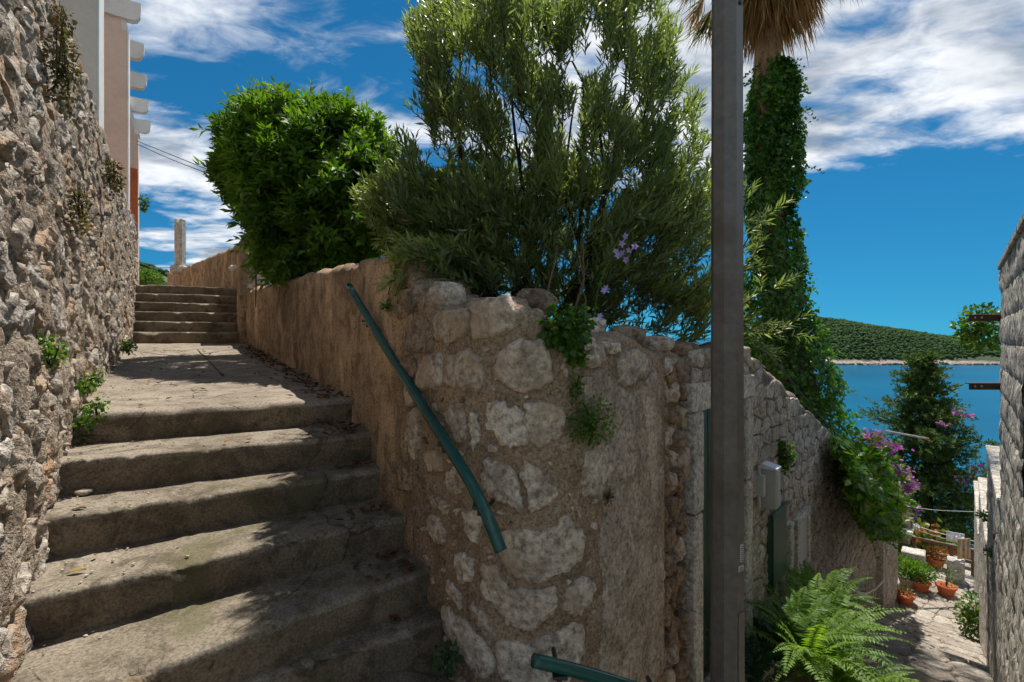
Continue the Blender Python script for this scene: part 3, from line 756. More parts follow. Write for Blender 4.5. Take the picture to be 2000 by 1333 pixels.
# lamps at the pillar
for (px, py, lab, r) in ((487, 494, 'small round white lamp on the front of the pillar', 0.045), (458, 524, 'oval pale lamp on the wall left of the pillar', 0.07)):
    c = at_y(px, py, 8.02 if px > 470 else 8.55); lp = empty('wall_lamp', c, lab, 'lamp', 'lamps by the gate pillar')
    mb = MB(); mb.lathe(c - [0, 0, r * .8], [(0.01, 0), (r * .7, r * .15), (r * (1.5 if px < 470 else 1), r * .8), (r * .7, r * 1.45), (0.01, r * 1.6)], 14); mb.build('globe', M['lamp_white'], lp, True)
    mb = MB(); mb.tube([c, c + np.array([0.02, 0.16, 0.0])], 0.018, 8); mb.build('bracket', M['dark_metal'], lp)

# ------------------------------------------------------------------ round corner bastion with traced stones
S_T1 = s_of_px(1298)
tow = empty('corner_bastion', (0.2, 2.3, -2.0), 'rounded mortared stone corner between the stairs and the alley', 'wall')
def tow_disp(s, z): return 0.008 * fbm((s * 4, z * 4, 21), 4) + 0.005 * fbm((s * 15, z * 15, 6), 3)
wall_strip('mortar', Scurve, S_PAR - 0.005, S_T1, 0.018, lambda s: -2.3, ctop, 130, 0.34, tow_disp, M['tower_mortar'], tow, 0.05)
TST = [
 [(405,190),(450,170),(505,165),(500,250),(440,275),(410,280)], [(510,140),(630,130),(665,180),(640,215),(565,262),(520,262),(508,200)],
 [(355,330),(400,300),(425,320),(425,400),(390,425),(352,405)], [(440,320),(500,295),(545,325),(548,400),(520,435),(480,420),(435,395)],
 [(585,310),(640,270),(720,262),(765,290),(765,380),(730,420),(640,410),(585,385)], [(560,460),(610,452),(665,470),(690,540),(690,600),(620,590),(558,540)],
 [(678,465),(740,455),(795,470),(795,540),(770,590),(698,600),(682,530)], [(435,480),(480,470),(495,520),(490,580),(455,570)],
 [(517,495),(533,495),(538,570),(525,622),(518,560)], [(372,620),(400,612),(430,640),(420,680),(380,680)], [(440,680),(465,650),(505,670),(510,720),(470,742),(445,720)],
 [(555,630),(610,650),(655,680),(668,720),(690,815),(650,780),(590,770),(552,710)], [(668,690),(678,642),(720,660),(765,700),(780,745),(720,790),(698,806)],
 [(875,650),(905,600),(935,588),(950,640),(945,690),(915,730),(872,700)], [(380,815),(410,810),(438,870),(436,910),(405,900),(378,850)],
 [(488,800),(540,795),(545,830),(530,905),(500,870)], [(605,870),(650,850),(700,860),(760,840),(815,815),(860,860),(865,920),(800,985),(720,1025),(655,1000),(600,930)],
 [(465,930),(490,920),(520,960),(512,1010),(490,1020),(462,975)], [(545,970),(590,965),(640,1030),(700,1050),(780,1030),(770,1090),(720,1150),(680,1185),(600,1120),(545,1050)],
 [(810,1050),(850,1010),(888,1010),(885,1070),(840,1120),(800,1120)], [(435,1015),(465,1030),(495,1070),(490,1095),(450,1065)],
 [(505,1080),(520,1075),(590,1160),(590,1195),(550,1160),(510,1115)], [(425,1090),(480,1125),(540,1180),(583,1230),(583,1305),(545,1310),(480,1230),(430,1150)],
 [(595,1215),(640,1200),(690,1210),(790,1160),(870,1140),(870,1220),(820,1340),(720,1345),(600,1320)], [(940,1080),(965,1065),(980,1100),(965,1150),(945,1140)],
 [(795,310),(812,305),(808,385),(795,385)], [(1055,1230),(1092,1220),(1095,1270),(1062,1280)], [(975,310),(1030,290),(1065,330),(1060,370),(1000,410),(965,390)],
 [(928,272),(975,270),(972,306),(932,308)], [(845,262),(915,268),(930,318),(905,350),(842,330)], [(310,395),(335,402),(330,475),(312,455)],
 [(325,480),(355,470),(358,600),(338,650),(318,580)], [(385,735),(410,750),(452,785),(442,802),(395,772)], [(465,790),(478,782),(482,800),(470,806)],
 [(420,1330),(470,1310),(520,1345),(500,1390),(430,1400)], [(600,1350),(700,1365),(690,1430),(610,1430)], [(720,1360),(860,1340),(850,1430),(740,1440)]]
def c2p(q, sc_=0.625, ox=600, oy=500): return ox + q[0] * sc_, oy + q[1] * sc_
for k, pg in enumerate(TST):
    P = [sz_of_px(*c2p(q)) for q in pg]; P = [P[i] for i in range(len(P))]
    A = 0.5 * sum(P[i][0] * P[(i + 1) % len(P)][1] - P[(i + 1) % len(P)][0] * P[i][1] for i in range(len(P)))
    if A < 0: P = P[::-1]
    V, Fc = stone_geo(P, Scurve, rng.uniform(0.014, 0.022), k * 3.1, 64, 0.026, 0.009, 12, 0.05, 0.03, 0.04, 0.08)
    mesh('stone', V, Fc, M['tower_stone'], tow, True)
TPOLY = []
for pg in TST: TPOLY.append(np.array([sz_of_px(*c2p(q)) for q in pg]))
placed = []; tries = 0
while len(placed) < 75 and tries < 3000:
    tries += 1; cx, cy = rng.uniform(345, 900), rng.uniform(290, 1340); s_, z_ = sz_of_px(*c2p((cx, cy))); r_ = rng.uniform(0.010, 0.030)
    if any(inside((s_, z_), P_) or np.min(np.linalg.norm(resample(P_, 40) - [s_, z_], axis=1)) < r_ + .012 for P_ in TPOLY): continue
    if any(math.hypot(s_ - a, z_ - b) < r_ + c_ + .015 for a, b, c_ in placed): continue
    placed.append((s_, z_, r_)); aa_ = np.sort(rng.uniform(0, 2 * math.pi, 7)); el_ = rng.uniform(.5, 1)
    V, Fc = stone_geo([(s_ + r_ * math.cos(a) * rng.uniform(.8, 1.2), z_ + r_ * el_ * math.sin(a) * rng.uniform(.8, 1.2)) for a in aa_], Scurve, rng.uniform(.006, .013), tries * 1.9, 16, .007, .005, 20, .1)
    mesh('packing_stone', V, Fc, M['tower_stone' if rng.random() < .55 else 'brown_stone'], tow, True)
BST = [[(320,215),(375,185),(400,200),(395,290),(350,310),(310,285)], [(300,310),(345,315),(350,365),(318,390),(300,360)], [(268,640),(300,650),(330,690),(325,740),(290,720)],
       [(305,560),(318,600),(316,650),(300,620)], [(345,670),(368,690),(372,730),(350,720)], [(330,770),(365,800),(370,850),(345,850)], [(250,120),(330,100),(345,170),(300,200),(255,185)]]
for k, pg in enumerate(BST):
    P = [sz_of_px(*c2p(q)) for q in pg]
    A = 0.5 * sum(P[i][0] * P[(i + 1) % len(P)][1] - P[(i + 1) % len(P)][0] * P[i][1] for i in range(len(P)))
    if A < 0: P = P[::-1]
    V, Fc = stone_geo(P, Scurve, rng.uniform(0.008, 0.018), 90 + k * 3.1, 40, 0.016, 0.014, 12, 0.1, 0.03, 0.1, 0.12)
    mesh('stone', V, Fc, M['brown_stone'], tow, True)
# smooth plaster skin over the right part of the bastion: thin, ragged shell
sk = []
for (cx, cy) in [(838,395),(870,370),(930,345),(985,425),(1060,400),(1082,330),(1095,380),(1106,520),(1108,700),(1100,820),(1112,1000),(1108,1180),(1112,1340),(915,1345),(912,1180),(925,1050),(905,900),(930,780),(885,745),(850,760),(862,620),(900,560),(845,480)]:
    sk.append(sz_of_px(*c2p((cx, cy))))
A = 0.5 * sum(sk[i][0] * sk[(i + 1) % len(sk)][1] - sk[(i + 1) % len(sk)][0] * sk[i][1] for i in range(len(sk)))
if A < 0: sk = sk[::-1]
import bmesh
ss_ = np.array(sk); mn, mx = ss_.min(0), ss_.max(0)
poly = resample(chaikin(ss_), 200)
na, nb_ = 50, 130; us = np.linspace(mn[0] - .02, mx[0] + .02, na); vs = np.linspace(mn[1] - .02, mx[1] + .02, nb_); V = []
for u in us:
    for v in vs:
        dmin = np.min(np.linalg.norm(poly - [u, v], axis=1)); sg = dmin if inside((u, v), poly) else -dmin
        sg += 0.02 * fbm((u * 14, v * 14, 3), 4)
        V.append(Scurve(u, v, -0.03 + 0.048 * min(max(sg / 0.022 + 0.3, 0), 1) + 0.008 * fbm((u * 5, v * 5, 9), 4) + 0.004 * fbm((u * 20, v * 20, 2), 2)))
mesh('plaster_skin', np.array(V), grid_faces(na, nb_), M['pale_plaster'], tow, True)
# boulders lying along the rim
for (px, py, Y, rx, rz, mt) in ((873, 582, 2.38, 0.10, 0.08, 'tower_stone'), (1045, 590, 2.33, 0.10, 0.06, 'brown_stone'), (1150, 640, 2.42, 0.09, 0.05, 'tower_stone'), (1225, 655, 2.58, 0.10, 0.05, 'brown_stone'), (1275, 672, 2.75, 0.11, 0.05, 'tower_stone'), (1330, 682, 2.95, 0.10, 0.05, 'brown_stone'), (822, 578, 2.50, 0.055, 0.06, 'brown_stone'), (812, 522, 2.74, 0.06, 0.07, 'brown_stone'), (838, 548, 2.78, 0.06, 0.06, 'brown_stone'), (905, 590, 2.55, 0.07, 0.05, 'brown_stone'), (790, 497, 2.85, 0.07, 0.04, 'brown_stone'), (845, 605, 2.42, 0.05, 0.045, 'brown_stone'), (925, 608, 2.42, 0.08, 0.05, 'brown_stone')):
    c = at_y(px, py, Y); V0, F0 = ICO2; V = []
    for v in V0:
        k = 1 + 0.28 * fbm((v[0] * 1.4 + px, v[1] * 1.4, v[2] * 1.4), 4); q = np.sign(v) * np.abs(v) ** 0.75
        V.append(c + q * k * [rx, rx * .9, rz])
    mesh('stone', np.array(V), F0, M[mt], tow, True)

# ------------------------------------------------------------------ alley wall with the door
aw = empty('alley_wall', (*D0, -2.0), 'coursed stone wall descending along the left of the alley', 'wall')
def aw_bot(s): return -2.4
def S_al(s, z, d): p = D0 + AD * s + AN * d; return np.array([p[0], p[1], z])
def al_top(t): return float(np.interp(t, [-0.6, 0.3, 1.0, 4.72, 8.3, 12.4], [-0.08, -0.10, -0.076, -1.33, -2.54, -3.93]))
def al_disp(t, z): return -0.004 + 0.010 * fbm((t * 3, z * 3, 31), 4) + 0.006 * fbm((t * 12, z * 12, 8), 3)
s_a = S_T1
# rubble return between the bastion and the door frame, set back
wall_strip('mortar', Scurve, s_a, S_DOOR, 0.02, lambda s: -2.4, ctop, 110, 0.3, lambda s, z: -0.05 + 0.03 * fbm((s * 6, z * 6, 12), 5), M['tower_mortar'], aw, 0.05)
st = []
for i, pl in voronoi(rows(s_a, S_DOOR, -2.2, -0.1, 0.12, 0.13, .3, .35), (s_a + .01, S_DOOR - .01, -2.2, -0.1), 1.0):
    V, Fc = stone_geo(shrink(pl, rng.uniform(0.012, 0.03)), lambda s, z, d: Scurve(s, z, d - 0.045), rng.uniform(.015, .05), i * 2.3, 20, .012, .02, 12, .3); st.append((1, V, Fc))
for _, V, Fc in st: mesh('stone', V, Fc, M['tower_stone' if rng.random() < .4 else 'brown_stone'], aw, True)
DT = 1.07                                                     # the frame spans t = 0 .. DT
wall_strip('mortar', S_al, DT, 12.4, 0.05, lambda t: alley_ground(t) - 0.4, al_top, 80, 0.35, al_disp, M['alley_mortar'], aw, 0.04)
wall_strip('mortar', S_al, 0.0, DT, 0.03, lambda t: -0.30, al_top, 16, 0.3, al_disp, M['alley_mortar'], aw, 0.04)
st = []
sd = rows(0.02, 12.3, -7.0, 0.0, 0.235, 0.125, 0.2, 0.16)
sd = [q for q in sd if al_top(q[0]) - 0.05 > q[1] > alley_ground(q[0]) - 0.05 and not (q[0] < DT + .12 and q[1] < -0.22)]
for i, pl in voronoi(sd, (DT + .01, 12.4, -7.0, 0.05), 1.6):
    c = pl.mean(0)
    pl[:, 1] = np.minimum(pl[:, 1], [al_top(u) - 0.015 for u in pl[:, 0]]); pl = pl[[True] * len(pl)]
    if np.ptp(pl[:, 0]) > 0.6 or np.ptp(pl[:, 1]) > 0.4 or np.ptp(pl[:, 1]) < 0.04: continue
    V, Fc = stone_geo(shrink(pl, rng.uniform(0.006, 0.016)), S_al, rng.uniform(0.006, 0.016), i * 1.3, 14, 0.012, 0.008, 12, .05)
    y_ = V[:, 1].mean(); a_ = (-c[1] * F / y_ + HY); hid = 1.0 if a_ < 1180 else 0.2
    st.append((hid / np.linalg.norm(V.mean(0)) ** 2, V, Fc))
for i, pl in voronoi(rows(0.0, DT, -0.32, -0.05, .2, .11, .2, .2), (0.0, DT, -0.30, -0.06), 1.5):
    V, Fc = stone_geo(shrink(pl, .012), S_al, .008, i * 4.3, 14, .006, .010, 14, .1); st.append((9, V, Fc))
facing(aw, st, M['alley_stone'])
# pilaster at the end of the first stretch
mb = MB(); mb.box(alley(8.35, 0.06, -4.0), (0.14, 0.12, 2.6), ((*AD, 0), (*AN, 0), (0, 0, 1)), 0.01); mb.build('pilaster', M['frame_stone'], aw)
# door with its stone frame
AX3 = ((AD[0], AD[1], 0), (AN[0], AN[1], 0), (0, 0, 1))
dr = empty('garden_door', alley(0.53, 0, -2.1), 'dark green door in a pale stone frame behind the lamp post', 'door')
zl = -0.44
mb = MB(); mb.box(alley(DT / 2, -0.05, zl + 0.085), (DT + 0.06, 0.16, 0.17), AX3, 0.012); mb.build('lintel', M['frame_stone'], dr)
for tt in (0.065, DT - 0.065):
    mb = MB(); mb.box(alley(tt, -0.05, zl - 0.30), (0.13, 0.155, 0.596), AX3, 0.01); mb.build('jamb_stone', M['frame_stone'], dr)
    mb = MB(); mb.box(alley(tt, -0.05, zl - 1.36), (0.125, 0.15, 1.50), AX3, 0.01); mb.build('jamb_stone', M['frame_stone'], dr)
mb = MB(); mb.box(alley(DT / 2, -0.14, zl - 0.9), (DT - 0.27, 0.04, 1.80), AX3)
for k in range(6): mb.box(alley(0.13 + 0.0675 + k * 0.135, -0.118, zl - 0.9), (0.122, 0.02, 1.78), AX3, 0.006)
lf = mb.build('door_leaf', M['door_green'], dr)
mb = MB(); mb.tube([alley(0.80, -0.05, -1.45), alley(0.80, 0.0, -1.45), alley(0.74, 0.0, -1.45)], 0.01, 8); mb.build('handle', M['dark_metal'], lf)
mb = MB(); mb.box(alley(DT / 2, 0.02, zl - 1.99), (DT, 0.3, 0.2), AX3, 0.01); mb.build('threshold', M['frame_stone'], dr)

def t_of_px(px, s=0.0):
    k = (px - HX) / F; a = D0 + AN * s; return (k * a[1] - a[0]) / (AD[0] - k * AD[1])
def al_px(px, py, s=0.0):
    t = t_of_px(px, s); q = D0 + AD * t + AN * s; return t, (HY - py) / F * q[1]
# meter box, small conduit box, green panel, framed hatch
t, z = al_px(1480, 955, 0.0)
bx = empty('meter_box', alley(t, 0.06, z - .15), 'grey metal utility box with pale lid on the alley wall', 'utility box')
mb = MB(); mb.box(alley(t + 0.10, 0.06, z), (0.12, 0.12, 0.30), AX3, 0.006); mb.build('body', M['box_grey'], bx)
b0 = [alley(t + 0.035, 0.125, z + 0.153), alley(t + 0.165, 0.125, z + 0.153), alley(t + 0.165, -0.0, z + 0.153), alley(t + 0.035, 0.0, z + 0.153)]
b1 = [alley(t + 0.035, 0.125, z + 0.166), alley(t + 0.165, 0.125, z + 0.166), alley(t + 0.165, -0.0, z + 0.196), alley(t + 0.035, 0.0, z + 0.196)]
mb = MB(); mb.prism(np.array(b0), np.array(b1)); mb.build('lid', M['box_lid'], bx)
mb = MB(); mb.box(alley(t + 0.10, 0.122, z - 0.01), (0.09, 0.006, 0.25), AX3, 0.002); dpl = mb.build('door', M['box_grey'], bx)
mb = MB(); mb.tube([alley(t + 0.145, 0.125, z - 0.02), alley(t + 0.145, 0.135, z - 0.02)], 0.009, 8); mb.build('lock', M['dark_metal'], dpl)
cb = empty('conduit_box', alley(t - 0.08, 0.04, z), 'thin vertical conduit bracket left of the meter box', 'conduit')
mb = MB(); mb.box(alley(t - 0.07, 0.035, z + 0.05), (0.05, 0.07, 0.16), AX3, 0.005); mb.build('cover', M['box_grey'], cb)
mb = MB(); mb.tube([alley(t - 0.07, 0.03, z + 0.2), alley(t - 0.07, 0.03, z - 0.12)], 0.012, 8); mb.build('pipe', M['box_grey'], cb)
t0_, z0_ = al_px(1496, 1010); t1_, _ = al_px(1528, 980)
gp = empty('green_panel', alley((t0_ + t1_) / 2, 0.02, z0_ - .9), 'flat dark green metal panel on the alley wall', 'panel')
w_ = t1_ - t0_
mb = MB(); mb.box(alley((t0_ + t1_) / 2, 0.02, z0_ - 0.30), (w_, 0.03, 0.62), AX3, 0.004); mb.build('sheet', M['panel_green'], gp)
mb = MB(); mb.box(alley(t0_ + 0.01, 0.045, z0_ - 0.30), (0.02, 0.025, 0.64), AX3, 0.003); mb.box(alley((t0_ + t1_) / 2, 0.045, z0_ + 0.012), (w_ + .02, 0.025, 0.02), AX3, 0.003); mb.build('frame', M['door_green'], gp)
t0_, z0_ = al_px(1548, 1020); t1_, _ = al_px(1573, 998); w_ = t1_ - t0_; tm = (t0_ + t1_) / 2
hp = empty('wall_hatch', alley(tm, 0.02, z0_ - .5), 'pale framed hatch in the alley wall beyond the green panel', 'hatch')
mb = MB(); mb.box(alley(tm, 0.015, z0_ - 0.25), (w_ - .1, 0.03, 0.42), AX3, .004); mb.build('plate', M['box_grey'], hp)
for (dt_, dz_, ww, hh) in ((0, 0, w_, 0.06), (0, -0.5, w_, 0.06), (-w_ / 2 + .03, -.25, .06, .44), (w_ / 2 - .03, -.25, .06, .44)):
    mb = MB(); mb.box(alley(tm + dt_, 0.022, z0_ + dz_), (ww, 0.05, hh), AX3, .005); mb.build('frame_stone', M['frame_stone'], hp)
t2_, z2_ = al_px(1537, 1030)
mb = MB(); mb.box(alley(t2_, 0.02, z2_ - 0.25), (0.10, 0.06, 0.6), AX3, 0.01); mb.build('standing_slab', M['frame_stone'], aw)
# rail on the alley wall
rl = empty('alley_rail', alley(6, 0.1, -4.5), 'thin grey metal handrail low on the alley wall', 'handrail')
mb = MB(); mb.tube([alley(3.3, 0.10, -2.62), alley(5.9, 0.12, -3.74), alley(7.1, 0.12, -4.12), alley(8.25, 0.12, -4.40)], 0.017, 8); mb.build('tube', M['rod'], rl)
for tt, zz in ((4.2, -3.0), (6.4, -3.9), (8.2, -4.39)):
    mb = MB(); mb.tube([alley(tt, 0.11, zz), alley(tt, -0.03, zz - .04)], 0.012, 6); mb.build('bracket', M['rod'], rl)

# ------------------------------------------------------------------ alley floor: paved ramp
fl = empty('alley_path', alley(5, 0.6, -3.8), 'sunlit stone paved ramp descending the alley', 'path'); fl['kind'] = 'structure'
def ramp_z(t, s): return alley_ground(t) + (0.13 * ((t / 0.95) % 1.0) - 0.065) * (1 if t < 11.5 else 0)
ts = np.linspace(-0.6, 17.5, 240); sv = np.linspace(-0.4, 1.75, 16)
V = np.array([alley(t, s, ramp_z(t, s) - 0.022 + 0.008 * fbm((t * 4, s * 4, 1), 3)) for t in ts for s in sv])
mesh('bed', V, grid_faces(len(ts), len(sv)), M['alley_mortar'], fl, True)
def S_ramp(t, s, d): return alley(t, s, ramp_z(t, s) - 0.015 + d)
sd = []
t = 2.6
while t < 17.2:
    lw_ = 0.36 * rng.uniform(.7, 1.25); s = -0.05 + rng.uniform(-.15, .1)
    while s < 1.45: sd.append((t + rng.uniform(-.10, .10), s)); s += rng.uniform(.24, .44)
    t += lw_
for i, pl in voronoi(sd, (2.4, 17.3, -0.1, 1.42), 1.0):
    V, Fc = stone_geo(shrink(pl, 0.014)[::-1] if False else shrink(pl, 0.014), S_ramp, 0.018, i * 1.1, 12, 0.008, 0.004, 8, .02, 0.02)
    mesh('paving_stone', V, Fc, M['paving'], fl, True)
for k, (tt, w) in enumerate(((-0.55, .5), (-0.05, .5), (0.45, .5), (1.0, .5), (1.6, .55), (2.3, .6))):
    l = D0 + AD * (tt + 0.42) + AN * 1.75; r = D0 + AD * (tt + 0.42) - AN * 0.35
    slab('step', l, r, alley_ground(tt) - 0.04, 0.9, 0.2, 0.0, M['landing'], fl, 40, 0.01, 77 + k)

# ------------------------------------------------------------------ right-hand block walls
def S_rw(t, z, d): return alley(t, 1.39 - d, z)
def block_wall(name, t0, t1, ztop, zbot, label, thick, bw=0.40, bh=0.19, hole=None, limit=300):
    w = empty(name, S_rw((t0 + t1) / 2, zbot, 0), label, 'wall', 'stepped block walls on the right of the alley')
    pieces = [(t0, t1, zbot, ztop)] if not hole else [(t0, hole[0], zbot, ztop), (hole[1], t1, zbot, ztop), (hole[0], hole[1], zbot, hole[2]), (hole[0], hole[1], hole[3], ztop)]
    mb = MB()
    for (a, b, c, d) in pieces:
        mb.box(alley((a + b) / 2, 1.40 + thick / 2, (c + d) / 2), (b - a - .002, thick, d - c - .002), AX3)
    if hole: mb.box(alley((hole[0] + hole[1]) / 2, 1.40 + thick * .8, (hole[2] + hole[3]) / 2), (hole[1] - hole[0] - .01, thick * .35, hole[3] - hole[2] - .01), AX3)
    mb.build('core', M['block_mortar'], w)
    z = zbot; j = 0; n = int(round((ztop - zbot) / bh)); hh = (ztop - zbot) / n
    for j in range(n):
        z = zbot + j * hh; t = t0 - (j % 2) * bw / 2
        while t < t1 - 0.02:
            a, b = max(t, t0), min(t + bw * rng.uniform(.85, 1.15), t1); t = t + bw if b < t1 else t1
            b = min(t, t1); 
            if b - a < 0.05: continue
            if hole and a < hole[1] - .02 and b > hole[0] + .02 and z < hole[3] - .03 and z + hh > hole[2] + .03:
                if a < hole[0] - .06: b = hole[0]
                elif b > hole[1] + .06: a = hole[1]
                else: continue
            g_ = 0.002
            na_, nz_ = 11, 7; P = []; dd0 = rng.uniform(0.006, 0.014)
            for ia in range(na_):
                for iz in range(nz_):
                    u = a + g_ + (b - a - 2 * g_) * ia / (na_ - 1); v = z + g_ + (hh - 2 * g_) * iz / (nz_ - 1)
                    edge_ = ia in (0, na_ - 1) or iz in (0, nz_ - 1)
                    P.append(S_rw(u, v, (0.35 * dd0 if edge_ else dd0) + 0.012 * fbm((u * 16, v * 9, 5), 4)))
            mesh('block', np.array(P), grid_faces(na_, nz_, True), M['block'], w, True)
    # coping stones
    t = t0
    while t < t1 - 0.05:
        b = min(t + 0.55, t1); mb = MB(); mb.box(alley((t + b) / 2, 1.385 + thick / 2, ztop + 0.022), (b - t - .008, thick + 0.04, 0.045), AX3, 0.008); mb.build('coping_stone', M['block'], w); t = b
    return w
block_wall('block_wall', -1.5, 2.5, 0.52, -3.6, 'tall near block wall with rusty brackets at the right edge', 1.1, hole=(-0.3, 0.72, -0.76, -0.33))
block_wall('block_wall', 2.5, 5.15, -1.30, -4.6, 'second block wall from the right edge, stepping down below the tall one', 0.32, 0.45, 0.24)
block_wall('block_wall', 5.15, 8.9, -2.46, -6.0, 'third block wall down the alley with a pale top', 0.30, 0.5, 0.26)
block_wall('block_wall', 8.9, 13.2, -3.45, -6.8, 'lowest and farthest block wall of the alley', 0.30, 0.5, 0.28)
for k, (py, lab) in enumerate(((621, 'upper rusty steel bracket sticking out of the block wall'), (755, 'lower rusty steel bracket sticking out of the block wall'))):
    z = (HY - py) / F * 3.72
    br = empty('steel_bracket', alley(2.46, 1.36, z), lab, 'bracket', 'rusty brackets')
    p0 = at_y(1893, py, 3.70); p1 = at_y(1965, py, 3.70); ux = np.array([1., 0, 0])
    mb = MB(); mb.box((p0 + p1) / 2, (p1[0] - p0[0], 0.012, 0.052), bev=0.003); mb.build('flat_bar', M['rust'], br)
    mb = MB(); mb.box((p0 + p1) / 2 + [0, 0.022, 0.022], (p1[0] - p0[0], 0.034, 0.008), bev=0.002); mb.build('flange', M['rust'], br)
    for q in (0.12, 0.30):
        mb = MB(); c = p0 + (p1 - p0) * q; mb.tube([c - [0, 0.005, 0], c - [0, 0.014, 0]], 0.008, 8); mb.build('bolt', M['rod'], br)
rg = empty('iron_ring', alley(3.6, 1.34, -1.9), 'small iron ring hanging on the right block wall', 'ring')
q = alley(2.62, 1.35, (HY - 1047) / F * 3.85); aa = np.linspace(0, 2 * math.pi, 17)
mb = MB(); mb.tube([q + np.array([0, 0, 0.0]) + 0.025 * np.array([AD[0] * math.cos(a), AD[1] * math.cos(a), math.sin(a)]) for a in aa], 0.006, 6, False); mb.build('loop', M['rust'], rg)
mb = MB(); mb.tube([q + [0, 0, .025], q + [AN[0] * .08, AN[1] * .08, .025]], 0.006, 6); mb.build('eye', M['rust'], rg)

# ------------------------------------------------------------------ lamp post
lpst = empty('lamp_post', (0.88, 1.98, -1.8), 'grey metal lamp post rising in front of the green door', 'lamp post')
c = np.array([0.884, 2.0]); R_ = 0.066; ang0 = math.radians(-11)
def octo(z, r): return np.array([[c[0] + r * math.cos(ang0 + math.pi / 4 * k + math.pi / 8), c[1] + r * math.sin(ang0 + math.pi / 4 * k + math.pi / 8), z] for k in range(8)])
mb = MB(); mb.prism(octo(-1.9, R_), octo(4.5, R_ * 0.82)); mb.build('shaft', M['post_paint'], lpst)
fa = math.radians(14 - 90 + 8); fn = np.array([math.cos(ang0 - math.pi / 4 * 2), math.sin(ang0 - math.pi / 4 * 2), 0]); ft = np.array([-fn[1], fn[0], 0])
fn2 = np.array([math.cos(ang0 - math.pi / 4), math.sin(ang0 - math.pi / 4), 0]); ft2 = np.array([-fn2[1], fn2[0], 0])
ap = R_ * math.cos(math.pi / 8)
def on_post(z, nrm, off=0.001): a_ = ap * (1 - 0.18 * (z + 1.9) / 6.4); return np.array([c[0], c[1], z]) + nrm * (a_ + off)
mb = MB(); mb.box(on_post(-1.35, fn2, 0.002), (0.040, 0.006, 0.50), (ft2, fn2, (0, 0, 1)), 0.0015); mb.build('service_door', M['post_paint'], lpst)
for (z, w, h, dx) in ((-0.865, 0.020, 0.070, 0.006), (-0.925, 0.034, 0.022, 0.000)):
    mb = MB(); mb.box(on_post(z, fn2, 0.0012) + ft2 * dx, (w, 0.002, h), (ft2, fn2, (0, 0, 1))); s_ = mb.build('sticker', M['sticker'], lpst)
    mb = MB()
    for k in range(int(h / 0.008)): mb.box(on_post(z - h / 2 + 0.006 + k * 0.008, fn2, 0.0028) + ft2 * dx, (w * (.7 - .15 * (k % 3)), 0.001, 0.0028), (ft2, fn2, (0, 0, 1)))
    mb.build('print', M['ink'], s_)
mb = MB(); mb.tube([on_post(1.345, fn2, -.002), on_post(1.345, fn2, 0.008)], 0.009, 8); mb.build('bolt', M['dark_metal'], lpst)
mb = MB(); mb.tube([(c[0], c[1], 4.45), (c[0] + .05, c[1], 4.75), (c[0] - .3, c[1] - .1, 4.95), (c[0] - .8, c[1] - .25, 4.98)], 0.03, 10); mb.build('arm', M['post_paint'], lpst)
mb = MB(); mb.box((c[0] - 1.0, c[1] - .31, 4.97), (0.5, 0.2, 0.1), bev=0.03); mb.build('lantern', M['box_grey'], lpst)

# ------------------------------------------------------------------ green handrails
def handrail(pts, r, label, brk):
    P = catmull3(pts); h = empty('handrail', P[-1], label, 'handrail', 'green tubular handrails')
    mb = MB(); mb.tube(P, r, 16); mb.build('tube', M['green_paint'], h, True)
    for (a, off) in brk:
        q = P[int(a * (len(P) - 1))]; e = q + np.array(off)
        mb = MB(); mb.tube([q - [0, 0, r], q - [0, 0, r + .035], e - [0, 0, .05], ], 0.009, 8); mb.build('bracket', M['dark_metal'], h)
        mb = MB(); mb.box(q - [0, 0, r + .003], (0.05, 0.05, 0.012), bev=0.002); mb.build('saddle', M['dark_metal'], h)
def catmull3(P, n=10):
    P = np.array(P, float); Q = np.vstack([2 * P[0] - P[1], P, 2 * P[-1] - P[-2]]); out = []
    for i in range(1, len(Q) - 2):
        for k in range(n):
            t = k / n; p0, p1, p2, p3 = Q[i - 1], Q[i], Q[i + 1], Q[i + 2]
            out.append(0.5 * (2 * p1 + (p2 - p0) * t + (2 * p0 - 5 * p1 + 4 * p2 - p3) * t * t + (3 * p1 - p0 - 3 * p2 + p3) * t ** 3))
    out.append(P[-1]); return np.array(out)
handrail([at_y(682, 560, 3.22), at_y(742, 660, 2.80), at_y(806, 762, 2.42), at_y(866, 856, 2.13), at_y(915, 935, 1.95), at_y(948, 1000, 1.87), at_y(979, 1077, 1.82)], 0.0245,
         'long green tubular handrail sloping down the bastion beside the steps', [(0.10, (0.06, 0.12, 0)), (0.50, (0.06, 0.12, 0)), (0.78, (0.05, 0.12, 0))])
handrail([at_y(1042, 1290, 1.62), at_y(1130, 1312, 1.66), at_y(1240, 1345, 1.72), at_y(1400, 1395, 1.85)], 0.0225,
         'short green handrail end at the bottom of the picture', [(0.22, (0.0, 0.25, -.05)), (0.8, (0.0, 0.25, -.05))])

